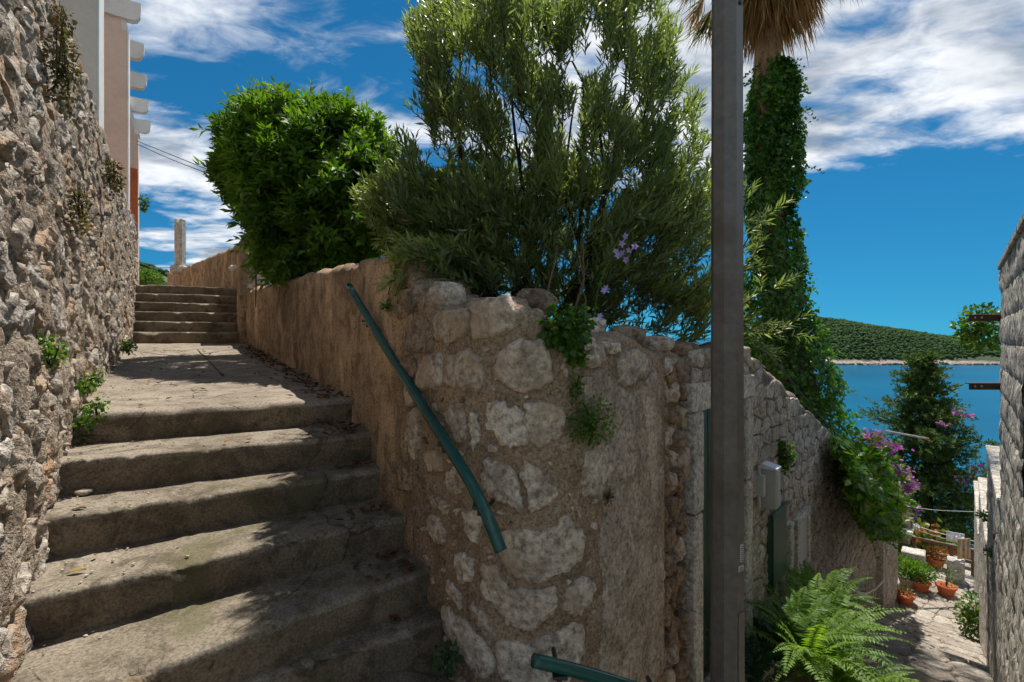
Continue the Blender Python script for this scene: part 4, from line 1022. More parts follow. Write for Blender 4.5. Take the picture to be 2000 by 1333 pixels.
# ------------------------------------------------------------------ house on the left above the wall
hs = empty('terrace_house', (-5, 6, 1.6), 'pale pink rendered house with white pergola beam ends above the rubble wall', 'house')
HD = ((WD[0], WD[1], 0), (NL[0], NL[1], 0), (0, 0, 1))
def hpt(t, d, z): q = np.array([-3.92, 4.60]) + WD * t + NL * d; return np.array([q[0], q[1], z])
def hbox(name, t0, t1, d0, d1, z0, z1, mt, bev=0.0): mb = MB(); mb.box(hpt((t0 + t1) / 2, (d0 + d1) / 2, (z0 + z1) / 2), (t1 - t0, d1 - d0, z1 - z0), HD, bev); return mb.build(name, M[mt], hs)
hbox('pier', 0.0, 0.42, -2.5, -0.004, 1.2, 8.0, 'pink_render'); hbox('sunlit_pier_face', 0.0, 0.42, -0.002, 0.012, 1.2, 8.0, 'white_paint_and_sunlit')  # path sides of the piers coloured white to stand for sunlight on the render
hbox('pier', 4.0, 4.35, -3.0, -0.004, 1.2, 4.97, 'pink_render'); hbox('sunlit_pier_face', 4.0, 4.35, -0.002, 0.02, 1.2, 4.97, 'white_paint_and_sunlit')
hbox('pier', 7.66, 8.1, -3.0, -0.004, 1.2, 4.55, 'pink_render')
hbox('terracotta_panel', 7.60, 7.655, -0.42, -0.01, 2.3, 3.75, 'terracotta')
for (t0, d_, z0, z1, dd_) in ((4.0, -0.0, 4.975, 7.8, -0.55), (7.7, -0.0, 4.555, 6.0, -0.45)):
    b0 = np.array([hpt(t0 + .02, -3.0, z0), hpt(t0 + .02, d_ - .06, z0), hpt(t0 + .02, d_ + dd_, z1), hpt(t0 + .02, -3.0, z1)]); b1 = b0 + np.array([WD[0] * .3, WD[1] * .3, 0])
    mb = MB(); mb.prism(b0, b1); mb.build('gable', M['pink_render'], hs)
    b0 = np.array([hpt(t0 + .02, d_ - .058, z0), hpt(t0 + .02, d_ + .02, z0), hpt(t0 + .02, d_ + dd_ + .08, z1), hpt(t0 + .02, d_ + dd_ + .002, z1)]); b1 = b0 + np.array([WD[0] * .3, WD[1] * .3, 0])
    mb = MB(); mb.prism(b0, b1); mb.build('sunlit_gable_edge', M['white_paint_and_sunlit'], hs)  # sloping edge strip whitened in its colour as if the sun caught it
hbox('wall', 0.42, 14, -2.6, -1.6, 1.0, 5.6, 'pink_render'); hbox('eaves', 3.5, 14, -1.7, -0.9, 5.62, 5.75, 'white_paint_and_sunlit')
for k in range(5):
    tip = np.array([-6.10, 8.0]) + np.array([-0.763, 1.08]) * k; zb = 5.30; h2 = 0.155
    prof = [(-1.6, -h2), (-0.12, -h2), (-0.05, -h2 * .8), (-0.01, -h2 * .3), (0.0, h2 * .3), (0.0, h2), (-1.6, h2)]
    b0 = np.array([[*(tip + NL * u - WD * .07), zb + v] for u, v in prof]); b1 = b0 + np.array([WD[0] * .14, WD[1] * .14, 0])
    mb = MB(); mb.prism(b0, b1); mb.build('pergola_beam', M['white_paint_and_sunlit'], hs)

# ------------------------------------------------------------------ garden ground behind the walls and the slope to the sea
V = []; tt_ = np.linspace(0.3, CS[-1], 90)
dep = [0.16, 0.4, 0.8, 1.4, 2.2, 3.5, 6, 10, 16]
for s in tt_:
    p = cpos(s); n = cnrm(s); dirn = unit(np.array([0.25, 1.0]))
    for d in dep:
        q = p - n * min(d, 0.3) + dirn * max(0, d - 0.3); zz = ctop(s) - 0.10 - 0.02 * d - (0.30 * max(0, d - 1.2)) * (0.6 if s < S_PAR else 1)
        V.append((q[0], q[1], zz + 0.03 * fbm((q[0] * 2, q[1] * 2, 5), 3)))
tag(mesh('garden_ground', np.array(V), grid_faces(len(tt_), len(dep)), M['soil'], None, True), 'brown soil of the garden behind the bastion', 'ground', kind='structure')
gxs = np.linspace(-80, 120, 60); gys = np.linspace(-20, 90, 60); V = []
for x in gxs:
    for y in gys:
        u = (x * AD[0] + y * AD[1]); z = np.interp(u, [-20, 0, 6, 14, 20, 32, 55, 90], [-2.6, -3.2, -5.2, -8.2, -10.8, -17, -29, -36]) + (np.interp(x, [-30, -8, 0], [3.0, 0.6, 0]) if True else 0)
        if y > 6 and x < 0: z -= 1.2 + 0.12 * (y - 6)
        V.append((x, y, z + 0.5 * fbm((x * .2, y * .2, 3), 3)))
tag(mesh('terrain', np.array(V), grid_faces(60, 60), M['hill_ground'], None, True), 'slope falling from the town to the sea', 'terrain', kind='structure')

# ------------------------------------------------------------------ foliage machinery
def leaf_geo(P, D, N, L, Wd, fold=0.18, curl=0.12):
    P, D = np.asarray(P, float), unit(D); sd = unit(np.cross(D, N)); nr = np.cross(sd, D)
    L = np.broadcast_to(np.asarray(L, float), (len(P),))[:, None]; Wd = np.broadcast_to(np.asarray(Wd, float), (len(P),))[:, None]
    mid = P + D * L * .45; tip = P + D * L - nr * curl * L
    V = np.stack([P, mid + sd * Wd / 2 + nr * fold * Wd, tip, mid - sd * Wd / 2 + nr * fold * Wd, mid + D * L * .02], 1).reshape(-1, 3)
    i = (np.arange(len(P)) * 5)[:, None]
    Fc = np.concatenate([i + np.array([[0, 1, 2, 4]]), i + np.array([[0, 4, 2, 3]])], 0)
    return V, Fc
def rand_dirs(n): return unit(rng.standard_normal((n, 3)))
def twigs(B, D, Ln, n_leaf, leafL, leafW, spread=0.75, droop=0.15, jl=0.25):
    """leaves in pairs along curved twigs; returns leaf arrays and twig centre lines"""
    n = len(B); D = unit(D); f = np.linspace(0.12, 1.0, n_leaf); Ln = np.broadcast_to(Ln, (n,))
    pos = B[:, None] + D[:, None] * (Ln[:, None, None] * f[None, :, None]); pos[:, :, 2] -= droop * Ln[:, None] * f[None] ** 2
    ref = rand_dirs(n); s1 = unit(np.cross(D, ref)); s2 = np.cross(D, s1)
    ang = (np.arange(n_leaf) * 2.4)[None, :] + rng.uniform(0, 6.28, (n, 1)) + rng.normal(0, .3, (n, n_leaf))
    side = s1[:, None] * np.cos(ang)[..., None] + s2[:, None] * np.sin(ang)[..., None]
    sp = spread * (1.15 - 0.75 * f)[None, :, None]
    ld = D[:, None] * 0.75 + side * sp + rng.normal(0, .12, (n, n_leaf, 3)); nrm = np.cross(ld, np.cross(D[:, None] + 0 * ld, ld)) + rng.normal(0, .5, ld.shape)
    nrm = nrm + np.array([0, 0, .4])
    L = leafL * rng.uniform(1 - jl, 1 + jl, (n, n_leaf)) * (1 - 0.35 * np.abs(f - .45))[None]
    return pos.reshape(-1, 3), ld.reshape(-1, 3), nrm.reshape(-1, 3), L.ravel(), (L * leafW / leafL).ravel(), pos
def twig_mesh(pos, r):
    """thin three-sided stems along rows of points"""
    pos = pos[:, ::max(1, pos.shape[1] // 3)]; n, k, _ = pos.shape; T = unit(np.gradient(pos, axis=1)); a = unit(np.cross(T, np.array([.3, .5, .8]))); b = np.cross(T, a)
    rr = r * np.linspace(1, .4, k)[None, :, None]
    V = np.stack([pos + a * rr, pos - a * rr * .5 + b * rr * .86, pos - a * rr * .5 - b * rr * .86], 2).reshape(-1, 3)
    base = (np.arange(n) * k * 3)[:, None, None] + (np.arange(k - 1) * 3)[None, :, None]
    Fc = np.concatenate([(base + j)[..., None] + np.array([0, 0, 0, 0]) for j in (0,)], 0)
    out = []
    for j in range(3):
        j2 = (j + 1) % 3; out.append(np.concatenate([base + j, base + j2, base + 3 + j2, base + 3 + j], -1).reshape(-1, 4))
    return V, np.concatenate(out)
def branch(p0, p1, bend, r0, r1, n=8):
    p0, p1 = np.array(p0, float), np.array(p1, float); f = np.linspace(0, 1, n)[:, None]; w = np.array([fbm((x * 2, p0[0] * 9, p1[1] * 7), 2) for x in f[:, 0]])[:, None]
    P = p0 + (p1 - p0) * f + np.array(bend) * (f * (1 - f)) * 4 + np.array([.05, .04, 0]) * w; return P, np.linspace(r0, r1, n)
def stuff(o): o['kind'] = 'stuff'; return o

# ---- the olive-like bush on the bastion
ol = empty('olive_bush', (0.15, 3.3, 0.05), 'tall feathery olive bush growing on top of the stone bastion', 'bush')
stems = []
base = np.array([0.12, 3.25, 0.02])
for k in range(11):
    b0 = base + [rng.uniform(-.28, .45), rng.uniform(-.1, .35), 0]; tgt = at_y(rng.uniform(860, 1260), rng.uniform(20, 330), rng.uniform(3.0, 3.8))
    P, r = branch(b0, tgt, rng.normal(0, .12, 3) * [1, 1, .2], rng.uniform(.016, .03), .006, 12); stems.append(P)
    mb = MB(); mb.tube(P, r, 7); mb.build('stem', M['bark'], ol, True)
OUT = [(725, 395), (745, 330), (790, 300), (835, 240), (822, 160), (808, 60), (860, 10), (900, -60), (1240, -60), (1310, 20), (1330, 120), (1350, 220), (1372, 330), (1392, 400), (1405, 520), (1400, 640), (1330, 660), (1250, 650), (1180, 625), (1100, 590), (1000, 565), (930, 560), (860, 530), (800, 500), (745, 445)]
OUTP = np.array(OUT, float)
B, D = [], []
while len(B) < 2900:
    px, py = rng.uniform(720, 1410), rng.uniform(-60, 665)
    wob_ = 1 - .10 * fbm((px * .016, py * .009, 8.8), 3)
    if not inside((1060 + (px - 1060) * wob_, 330 + (py - 330) * wob_), OUTP): continue
    dm = np.min(np.linalg.norm(resample(OUTP, 120) - [px, py], axis=1))
    hole = fbm((px * .011, py * .011, 4.2), 3)
    if hole < (-0.04 if py < 330 else -0.12) and (dm > 15 or rng.random() < .6): continue
    if py > 440 and 940 < px < 1180 and rng.random() < 0.4: continue         # open foot with bare stems
    halfd = 0.75 * math.sqrt(max(0.05, 1 - ((px - 1060) / 420) ** 2)); Y = 3.35 + rng.uniform(-1, 1) * halfd * (0.6 if py > 560 else 1)
    if py > 540: Y = max(Y, 2.75)
    p = at_y(px, py, Y); out = unit(p - np.array([0.2, 3.35, 0.4])); B.append(p)
    D.append(out * .6 + np.array([0, 0, .75]) + rng.normal(0, .28, 3))
for k in range(650):
    px, py = rng.uniform(800, 1380), rng.uniform(280, 620)
    if inside((px, py), OUTP): B.append(at_y(px, py, rng.uniform(3.3, 4.0))); D.append(np.array([rng.normal(0, .5), rng.normal(0, .4), .8]))
B = np.array(B); D = np.array(D); Ln = rng.uniform(.18, .42, len(B)); B = B - unit(D) * Ln[:, None] * .6
P, ld, nr, L, Wd, pos = twigs(B, D, Ln, 20, 0.084, 0.0150, .66)
V, Fc = leaf_geo(P, ld, nr, L, Wd); stuff(mesh('crown', V, Fc, M['olive_leaf'], ol))
V, Fc = twig_mesh(pos, .0032); stuff(mesh('twigs', V, Fc, M['bark'], ol))

# ---- sprays of the olive hanging beside and behind the post
def spray(name, label, cat, specs, leafmat, stemmat, leafL, leafW, nleaf, par_loc, group=None, spread=.75, partname='leaves'):
    e = empty(name, par_loc, label, cat, group); B, D, Ln = [], [], []
    for (p0, p1, nt, tl) in specs:
        P, r = branch(p0, p1, (0, 0, .03), .006, .0025, 9); mb = MB(); mb.tube(P, r, 5); mb.build('stem', M[stemmat], e)
        ax_ = unit(np.array(p1, float) - np.array(p0, float))
        for k in range(nt):
            f = rng.uniform(.2, 1) if k else 1.0; q = P[min(8, int(f * 8))]; B.append(q); D.append(ax_ * .8 + rng.normal(0, .42, 3) + [0, 0, .15]); Ln.append(tl * rng.uniform(.6, 1.1))
    P, ld, nr, L, Wd, pos = twigs(np.array(B), np.array(D), np.array(Ln), nleaf, leafL, leafW, spread)
    V, Fc = leaf_geo(P, ld, nr, L, Wd); stuff(mesh(partname, V, Fc, M[leafmat], e)); V, Fc = twig_mesh(pos, .0025); stuff(mesh('twigs', V, Fc, M[stemmat], e))
    return e
spray('olive_branch', 'olive sprays reaching out to the right of the lamp post', 'branch',
      [(at_y(1400, 560, 3.2), at_y(1455, 400, 3.2), 9, .2), (at_y(1400, 560, 3.2), at_y(1495, 425, 3.3), 9, .2), (at_y(1400, 600, 3.2), at_y(1470, 500, 3.1), 7, .18),
       (at_y(1390, 640, 3.2), at_y(1520, 565, 3.2), 6, .2), (at_y(1390, 660, 3.2), at_y(1535, 655, 3.1), 7, .2), (at_y(1380, 650, 3.2), at_y(1460, 640, 3.1), 7, .18), (at_y(1390, 660, 3.1), at_y(1490, 690, 3.0), 5, .14)],
      'olive_leaf', 'bark', .075, .013, 16, at_y(1390, 690, 3.2))

# ---- second, lower olive shrub in front of the round bush (left)
ls = empty('grey_green_shrub', at_y(880, 520, 3.4), 'lower pale olive shrub leaning over the parapet wall', 'bush')
OUT2 = np.array([(705, 375), (760, 345), (830, 330), (900, 350), (960, 400), (985, 480), (960, 560), (880, 545), (800, 500), (740, 440), (712, 400)], float)
B, D = [], []
while len(B) < 650:
    px, py = rng.uniform(700, 990), rng.uniform(330, 565)
    if not inside((px, py), OUT2): continue
    p = at_y(px, py, rng.uniform(2.9, 3.6)); B.append(p); D.append(np.array([-.45, -.15, .45]) + rng.normal(0, .35, 3))
for k in range(75):
    B.append(at_y(rng.uniform(772, 880), rng.uniform(468, 555), rng.uniform(2.5, 2.85))); D.append(np.array([-.3, -.35, .1]) + rng.normal(0, .35, 3))
B = np.array(B); D = np.array(D); Ln = rng.uniform(.2, .36, len(B)); B = B - unit(D) * Ln[:, None] * .7
P, ld, nr, L, Wd, pos = twigs(B, D, Ln, 20, 0.08, 0.0165, .6)
V, Fc = leaf_geo(P, ld, nr, L, Wd); stuff(mesh('crown', V, Fc, M['shrub_leaf'], ls)); V, Fc = twig_mesh(pos, .003); stuff(mesh('twigs', V, Fc, M['bark'], ls))
for k in range(5):
    P, r = branch(at_y(900 + 18 * k, 590, 3.3), at_y(rng.uniform(740, 930), rng.uniform(350, 450), 3.3), (0, 0, .1), .014, .005, 9); mb = MB(); mb.tube(P, r, 6); mb.build('stem', M['bark'], ls, True)

# ---- round glossy bush behind the parapet
rb = empty('laurel_bush', (-2.45, 6.0, 0.3), 'dense round dark green bush behind the plastered wall', 'bush')
OUT3 = np.array([(414, 300), (430, 240), (470, 200), (530, 180), (580, 190), (640, 190), (700, 215), (745, 255), (790, 330), (800, 430), (770, 500), (690, 530), (600, 545), (530, 550), (500, 510), (490, 450), (440, 380), (418, 345)], float)
R3 = resample(OUT3, 150)
B, D, Ln = [], [], []
while len(B) < 3300:
    px, py = rng.uniform(400, 815), rng.uniform(160, 555)
    lump = fbm((px * .021, py * .021, 1.2), 3)
    ex = 600 + (px - 600) * (1 - .09 * lump); ey = 370 + (py - 370) * (1 - .09 * lump)
    if not inside((ex, ey), OUT3): continue
    dm = np.min(np.linalg.norm(R3 - [ex, ey], axis=1)); hd = 1.05 * math.sqrt(max(.02, 1 - (1 - min(1, dm / 150)) ** 2))
    Y = 6.0 + (-1 if rng.random() < 0.75 else 1) * hd * rng.uniform(.66, 1.0) - .34 * lump
    p = at_y(px, py, Y); B.append(p); D.append(unit(p - np.array([-2.45, 6.1, 1.6])) * .9 + np.array([0, 0, .45]) + rng.normal(0, .45, 3)); Ln.append(rng.uniform(.10, .24) + (.16 if rng.random() < .12 else 0))
B = np.array(B); D = np.array(D); Ln = np.array(Ln); B = B - unit(D) * .14
P, ld, nr, L, Wd, pos = twigs(B, D, Ln, 11, 0.125, 0.040, 1.0, .15)
ld = ld + np.array([0, 0, -.35]) * rng.random((len(ld), 1))
V, Fc = leaf_geo(P, ld, nr, L, Wd, .14, .22); stuff(mesh('crown', V, Fc, M['laurel_leaf'], rb)); V, Fc = twig_mesh(pos, .004); stuff(mesh('twigs', V, Fc, M['bark'], rb))
for k in range(6):
    P, r = branch((-2.4 + .15 * k - .3, 6.1, -0.2), (-2.5 + rng.uniform(-.7, .7), 6.1 + rng.uniform(-.4, .4), 1.6 + rng.uniform(-.3, .8)), (0, 0, .1), .04, .012, 9); mb = MB(); mb.tube(P, r, 7); mb.build('trunk', M['bark'], rb, True)
fd = empty('floodlight', at_y(463, 425, 6.8), 'small grey floodlight poking out beside the round bush', 'floodlight')
q = at_y(464, 424, 6.8); mb = MB(); mb.box(q, (0.10, 0.07, 0.07), bev=.01); mb.build('housing', M['box_grey'], fd)
q2 = at_y(480, 440, 6.8); mb = MB(); mb.box(q2, (0.09, 0.06, 0.09), bev=.01); mb.build('junction_box', M['box_grey'], fd)
mb = MB(); mb.tube([q, q2, at_y(500, 520, 7.2), at_y(500, 600, 7.2)], .012, 6); mb.build('pole', M['dark_metal'], fd)

# ---- palm with an ivy clad trunk and a skirt of dead fronds
pm = empty('palm_tree', (5.08, 9.6, -4.5), 'tall palm with brown dead frond skirt and ivy covered trunk', 'palm tree')
trunk = [at_y(1535, 1000, 9.6), at_y(1530, 800, 9.6), at_y(1512, 500, 9.6), at_y(1500, 250, 9.6), at_y(1500, 100, 9.6), at_y(1502, -100, 9.6)]
P = catmull3(trunk, 8); mb = MB(); mb.tube(P, np.linspace(.29, .215, len(P)), 16); mb.build('trunk', M['palm_bark'], pm, True)
Bp, Dp = [], []
top = at_y(1502, -5, 9.6)
n_ = 2600; a = rng.uniform(0, 2 * math.pi, n_); rr = rng.uniform(.16, .74, n_) ; z0 = rng.uniform(-.1, 1.1, n_)
Bp = top + np.stack([np.cos(a) * rr, np.sin(a) * rr, z0 - rr * .2], 1); Dp = np.stack([np.cos(a) * .22, np.sin(a) * .22, -np.ones(n_)], 1) + rng.normal(0, .12, (n_, 3))
LL = rng.uniform(.6, 1.25, n_) * (1.15 - rr * .35)
V1, F1 = leaf_geo(Bp, Dp, rand_dirs(n_), LL, .03, .25, .06)
n2_ = 1400; aa = rng.integers(0, 26, n2_) / 26 * 2 * math.pi; hub = top + np.stack([np.cos(aa) * 1.25, np.sin(aa) * 1.25, .75 + .3 * np.sin(aa * 5)], 1)
fan = rng.normal(0, .5, n2_); dv = np.stack([np.cos(aa + fan) * .55, np.sin(aa + fan) * .55, -rng.uniform(.4, 1.2, n2_)], 1)
V2, F2 = leaf_geo(hub, dv, rand_dirs(n2_), rng.uniform(.6, 1.0, n2_), .028, .2, .25)
stuff(mesh('dead_frond_skirt', np.vstack([V1, V2[: len(V2) // 2]]), np.vstack([F1, F2[F2.max(1) < len(V2) // 2] + len(V1)]), M['dead_frond'], pm))
m2 = F2[F2.min(1) >= len(V2) // 2] - len(V2) // 2
stuff(mesh('green_fronds', V2[len(V2) // 2:], m2, M['palm_leaf'], pm))
mb = MB()
for k in range(26):
    a_ = k / 26 * 2 * math.pi; e = top + np.array([math.cos(a_) * 1.25, math.sin(a_) * 1.25, .75 + .3 * math.sin(a_ * 5)]); mb.tube([top + [0, 0, .9], (top + e) / 2 + [0, 0, .6], e], .014, 4)
stuff(mb.build('frond_stalks', M['dead_frond'], pm))
# live crown above the picture
n3 = 700; aa = rng.integers(0, 22, n3) / 22 * 2 * math.pi; el = (rng.integers(0, 5, n3) - .5) * .35; hub = top + np.stack([np.cos(aa) * np.cos(el) * .8, np.sin(aa) * np.cos(el) * .8, 1.7 + np.sin(el) * 1.0], 1)
dv = unit(hub - top - [0, 0, 1.5]) + rng.normal(0, .4, (n3, 3)); V3, F3 = leaf_geo(hub, dv, rand_dirs(n3), .8, .035); stuff(mesh('crown', V3, F3, M['palm_leaf'], pm))

def ivy_column(name, label, cat, path, radii, n, size, mat, shaggy=.5, tend=0, group=None, zsq=1.0):
    e = empty(name, path[0], label, cat, group); P = catmull3(path, 10); R = np.interp(np.linspace(0, 1, len(P)), np.linspace(0, 1, len(radii)), radii)
    f = rng.random(n) ** 0.9; i = np.clip((f * (len(P) - 1)).astype(int), 0, len(P) - 2); fr = f * (len(P) - 1) - i
    ctr = P[i] * (1 - fr[:, None]) + P[i + 1] * fr[:, None]; r = R[i]; T = unit(P[i + 1] - P[i]); a_ = rng.uniform(0, 2 * math.pi, n)
    u = unit(np.cross(T, [.1, .9, .2])); v = np.cross(T, u); rad = u * np.cos(a_)[:, None] + v * np.sin(a_)[:, None]
    wob_ = np.array([1 + 0.55 * fbm((c[0] * 1.6 + math.cos(x) * 1.1, c[1] * 1.6 + math.sin(x) * 1.1, c[2] * 1.5), 3) for c, x in zip(ctr, a_)])
    B = ctr + rad * (r * wob_ * rng.uniform(.72, 1.04, n))[:, None]
    D = rad * .55 + np.array([0, 0, -.75]) + rng.normal(0, .4, (n, 3)); N_ = rad + rng.normal(0, .35, (n, 3))
    L = size * rng.uniform(.6, 1.3, n); V, Fc = leaf_geo(B, D, N_, L, L * .85, .12, .15)
    stuff(mesh('foliage', V, Fc, M[mat], e))
    if tend:
        idx = rng.integers(0, n, tend); Bt = B[idx]; Dt = rad[idx] + np.array([0, 0, -.2]) + rng.normal(0, .35, (tend, 3))
        P2, ld, nr, L, Wd, pos = twigs(Bt, Dt, rng.uniform(.12, .34, tend), 9, size * .75, size * .6, .9, .5); V, Fc = leaf_geo(P2, ld, nr, L, Wd, .1, .15)
        stuff(mesh('tendril_leaves', V, Fc, M[mat], e)); V, Fc = twig_mesh(pos, .003); stuff(mesh('tendrils', V, Fc, M['bark'], e))
    mb = MB(); mb.tube(P, R * .55, 10); mb.build('woody_core', M['soil'], e)
    return e
ivy_column('ivy', 'thick green ivy column climbing the palm trunk', 'ivy',
           [at_y(1580, 900, 9.6), at_y(1553, 760, 9.6), at_y(1524, 640, 9.6), at_y(1512, 480, 9.6), at_y(1506, 330, 9.6), at_y(1508, 210, 9.6), at_y(1512, 120, 9.6)], [.74, .74, .66, .50, .43, .44, .40, .24], 22000, .09, 'ivy_leaf', tend=420)

# ---- creeper spilling over the alley wall
cw = empty('creeper', alley(7, 0, -2.4), 'bright green creeper spilling over the alley wall', 'creeper')
n = 15000; B, D, N_ = [], [], []
CW = np.array([(1625, 850), (1660, 865), (1705, 880), (1735, 905), (1752, 950), (1760, 1010), (1755, 1050), (1738, 1052), (1715, 1045), (1690, 1030), (1668, 995), (1655, 950), (1645, 905), (1628, 865)], float)
while len(B) < n:
    px, py = rng.uniform(1590, 1765), rng.uniform(800, 1080)
    if not inside((px, py), CW): continue
    s = abs(rng.normal(0, .22)) + 0.05; bulge = .30 * math.exp(-((py - 960) / 90) ** 2) * np.interp(px, [1630, 1680], [0, 1]); s = bulge * rng.uniform(.6, 1.05) + rng.uniform(0.03, .16)
    t, z = al_px(min(px, 1752), py, s); t = min(t, 12.5)
    B.append(alley(t, s, z)); N_.append(np.array([AN[0], AN[1], .5]) + rng.normal(0, .4, 3)); D.append(np.array([AN[0] * .3, AN[1] * .3, -.8]) + rng.normal(0, .45, 3))
L = .095 * rng.uniform(.6, 1.25, n); V, Fc = leaf_geo(np.array(B), np.array(D), np.array(N_), L, L * .85, .12, .15); stuff(mesh('foliage', V, Fc, M['creeper_leaf'], cw))
B = np.array(B); idx = rng.integers(0, n, 110); P2, ld, nr, L, Wd, pos = twigs(B[idx], np.array([AN[0] * .6, AN[1] * .6, .15]) + rng.normal(0, .5, (110, 3)), rng.uniform(.15, .35, 110), 9, .09, .06, .9, .3)
V, Fc = leaf_geo(P2, ld, nr, L, Wd); stuff(mesh('tendril_leaves', V, Fc, M['creeper_leaf'], cw)); V, Fc = twig_mesh(pos, .004); stuff(mesh('tendrils', V, Fc, M['bark'], cw))

# ---- conifer beyond the terrace
pt = empty('conifer_tree', at_y(1815, 1250, 21), 'tall dark conifer standing against the sea', 'tree')
base = at_y(1815, 1250, 21); tip = at_y(1802, 692, 21)
mb = MB(); P, r = branch(base, tip, (.1, 0, 0), .26, .03, 14); mb.tube(P, r, 9); mb.build('trunk', M['bark'], pt, True)
B, D, Ln = [], [], []
for k in range(100):
    f = 0.16 + 0.83 * (k / 100) ** 0.9; q = P[0] + (P[-1] - P[0]) * f; a_ = k * 2.39996 + rng.normal(0, .3)
    w = float(np.interp(f, [0.1, 0.3, .45, .6, .70, .76, .88, 1.0], [2.4, 2.4, 2.3, 1.9, 1.7, 1.25, .62, .10])) * rng.uniform(.38, 1.2)
    e = q + np.array([math.cos(a_) * w, math.sin(a_) * w, rng.uniform(.05, .35) * w]); bp_, br_ = branch(q, e, (0, 0, -.08 * w), .045, .012, 7); mb = MB(); mb.tube(bp_, br_, 4)
    mb.build('branch', M['bark'], pt)
    for u in (0.45, 0.72, 1.0):
        if w * u < .2 and f < .9: continue
        pp = bp_[int(u * 6)]; rr = .14 + .12 * w * u
        for j in range(int(11 + 16 * w * u)):
            off = rng.normal(0, 1, 3) * [rr, rr, rr * .33]; B.append(pp + off); D.append(np.array([math.cos(a_), math.sin(a_), 0]) * .5 + np.array([0, 0, .4]) + off * .8 + rng.normal(0, .35, 3)); Ln.append(rng.uniform(.18, .36))
B, D, Ln = np.array(B), np.array(D), np.array(Ln)
P2, ld, nr, L, Wd, pos = twigs(B, D, Ln, 10, .15, .06, .8, .05); V, Fc = leaf_geo(P2, ld, nr, L, Wd); stuff(mesh('crown', V, Fc, M['pine_leaf'], pt))

# ---- bougainvillea
def flowering(name, label, pxs, Y, n, petal, leafm, size, cat='bush'):
    e = empty(name, at_y(*pxs[0][:2], Y), label, cat); Bf, Bl = [], []
    for (px, py, rx, ry, w) in pxs:
        m_ = int(n * w); q = rng.normal(0, .5, (m_, 3)); y_ = Y + q[:, 2] * .5
        p = np.stack([(px + q[:, 0] * rx - HX) / F * y_, y_, (HY - (py + q[:, 1] * ry)) / F * y_], 1); Bf.append(p[: int(m_ * .68)]); Bl.append(p[int(m_ * .55):])
    Bf, Bl = np.vstack(Bf), np.vstack(Bl)
    L = size * rng.uniform(.7, 1.3, len(Bf)); V, Fc = leaf_geo(Bf, rand_dirs(len(Bf)), rand_dirs(len(Bf)), L, L * .8); stuff(mesh('flowers', V, Fc, M[petal], e))
    L = size * rng.uniform(.7, 1.3, len(Bl)); V, Fc = leaf_geo(Bl, rand_dirs(len(Bl)), rand_dirs(len(Bl)), L, L * .6); stuff(mesh('leaves', V, Fc, M[leafm], e))
    mb = MB()
    for (px, py, rx, ry, w) in pxs:
        a_ = at_y(px - 12, py + 45, Y + .5); b_ = at_y(px, py, Y); bp_, br_ = branch(a_, b_, (0, 0, .2), .02, .008, 7); mb.tube(bp_, br_, 5)
    (mb.build('stem', M['bark'], e) if len(pxs) != 5 else None); return e
flowering('bougainvillea', 'magenta flowering bush between the creeper and the conifer', [(1738, 915, 24, 14, .2), (1752, 930, 26, 20, .3), (1770, 948, 20, 14, .2), (1705, 852, 22, 10, .12), (1735, 872, 26, 12, .14), (1760, 975, 22, 20, .14), (1778, 1000, 18, 16, .08), (1715, 880, 14, 12, .06)], 15.5, 1500, 'magenta_petal', 'ivy_leaf', .12)
flowering('bougainvillea', 'pink flower sprays on the right flank of the conifer', [(1872, 806, 16, 5, .2), (1845, 830, 18, 4, .2), (1893, 812, 8, 4, .1), (1905, 915, 16, 12, .2), (1880, 940, 16, 10, .12)], 18.9, 120, 'magenta_petal', 'pine_leaf', .13)

# ------------------------------------------------------------------ terrace at the foot of the alley
zt = -6.4
def floor_px(px, py): return at_z(px, py, zt)
tr = empty('terrace_railing', at_y(1845, 1090, 14), 'low wooden terrace railing with planter boxes', 'railing')
ra, rb_ = alley(15.2, 0.15, 0), alley(15.2, 1.40, 0)
for zz in (zt + .68, zt + .36):
    mb = MB(); c_ = (ra + rb_) / 2; mb.box((c_[0], c_[1], zz), (.06, 1.3, .09), AX3, .01); mb.build('rail', M['wood'], tr)
for s in (0.15, 0.55, 0.95, 1.38):
    mb = MB(); q = alley(15.25, s, zt + .36); mb.box(q, (.08, .08, .72), AX3, .008); mb.build('post', M['wood'], tr)
def planter(px, py, Y, w, label, leafm, n, size, h):
    e = empty('planter_box', at_y(px, py, Y), label, 'planter'); q = at_y(px, py, Y)
    mb = MB(); mb.box(q, (.18, w, .16), AX3, .012); mb.build('trough', M['terracotta'], e)
    B = q + np.stack([rng.normal(0, .05, n), rng.normal(0, .05, n), rng.uniform(.05, h, n)], 1) + AN3 * rng.uniform(-w / 2, w / 2, n)[:, None]
    L = size * rng.uniform(.6, 1.3, n); V, Fc = leaf_geo(B, rand_dirs(n) + [0, 0, .4], rand_dirs(n), L, L * .5); stuff(mesh('plants', V, Fc, M[leafm], e))
AN3 = np.array([AN[0], AN[1], 0])
planter(1862, 1078, 14.2, .55, 'terracotta planter box on the railing under the laundry', 'weed_leaf', 260, .09, .22)
planter(1888, 1086, 13.6, .30, 'short planter box at the right end of the railing', 'red_leaf', 140, .08, .18)
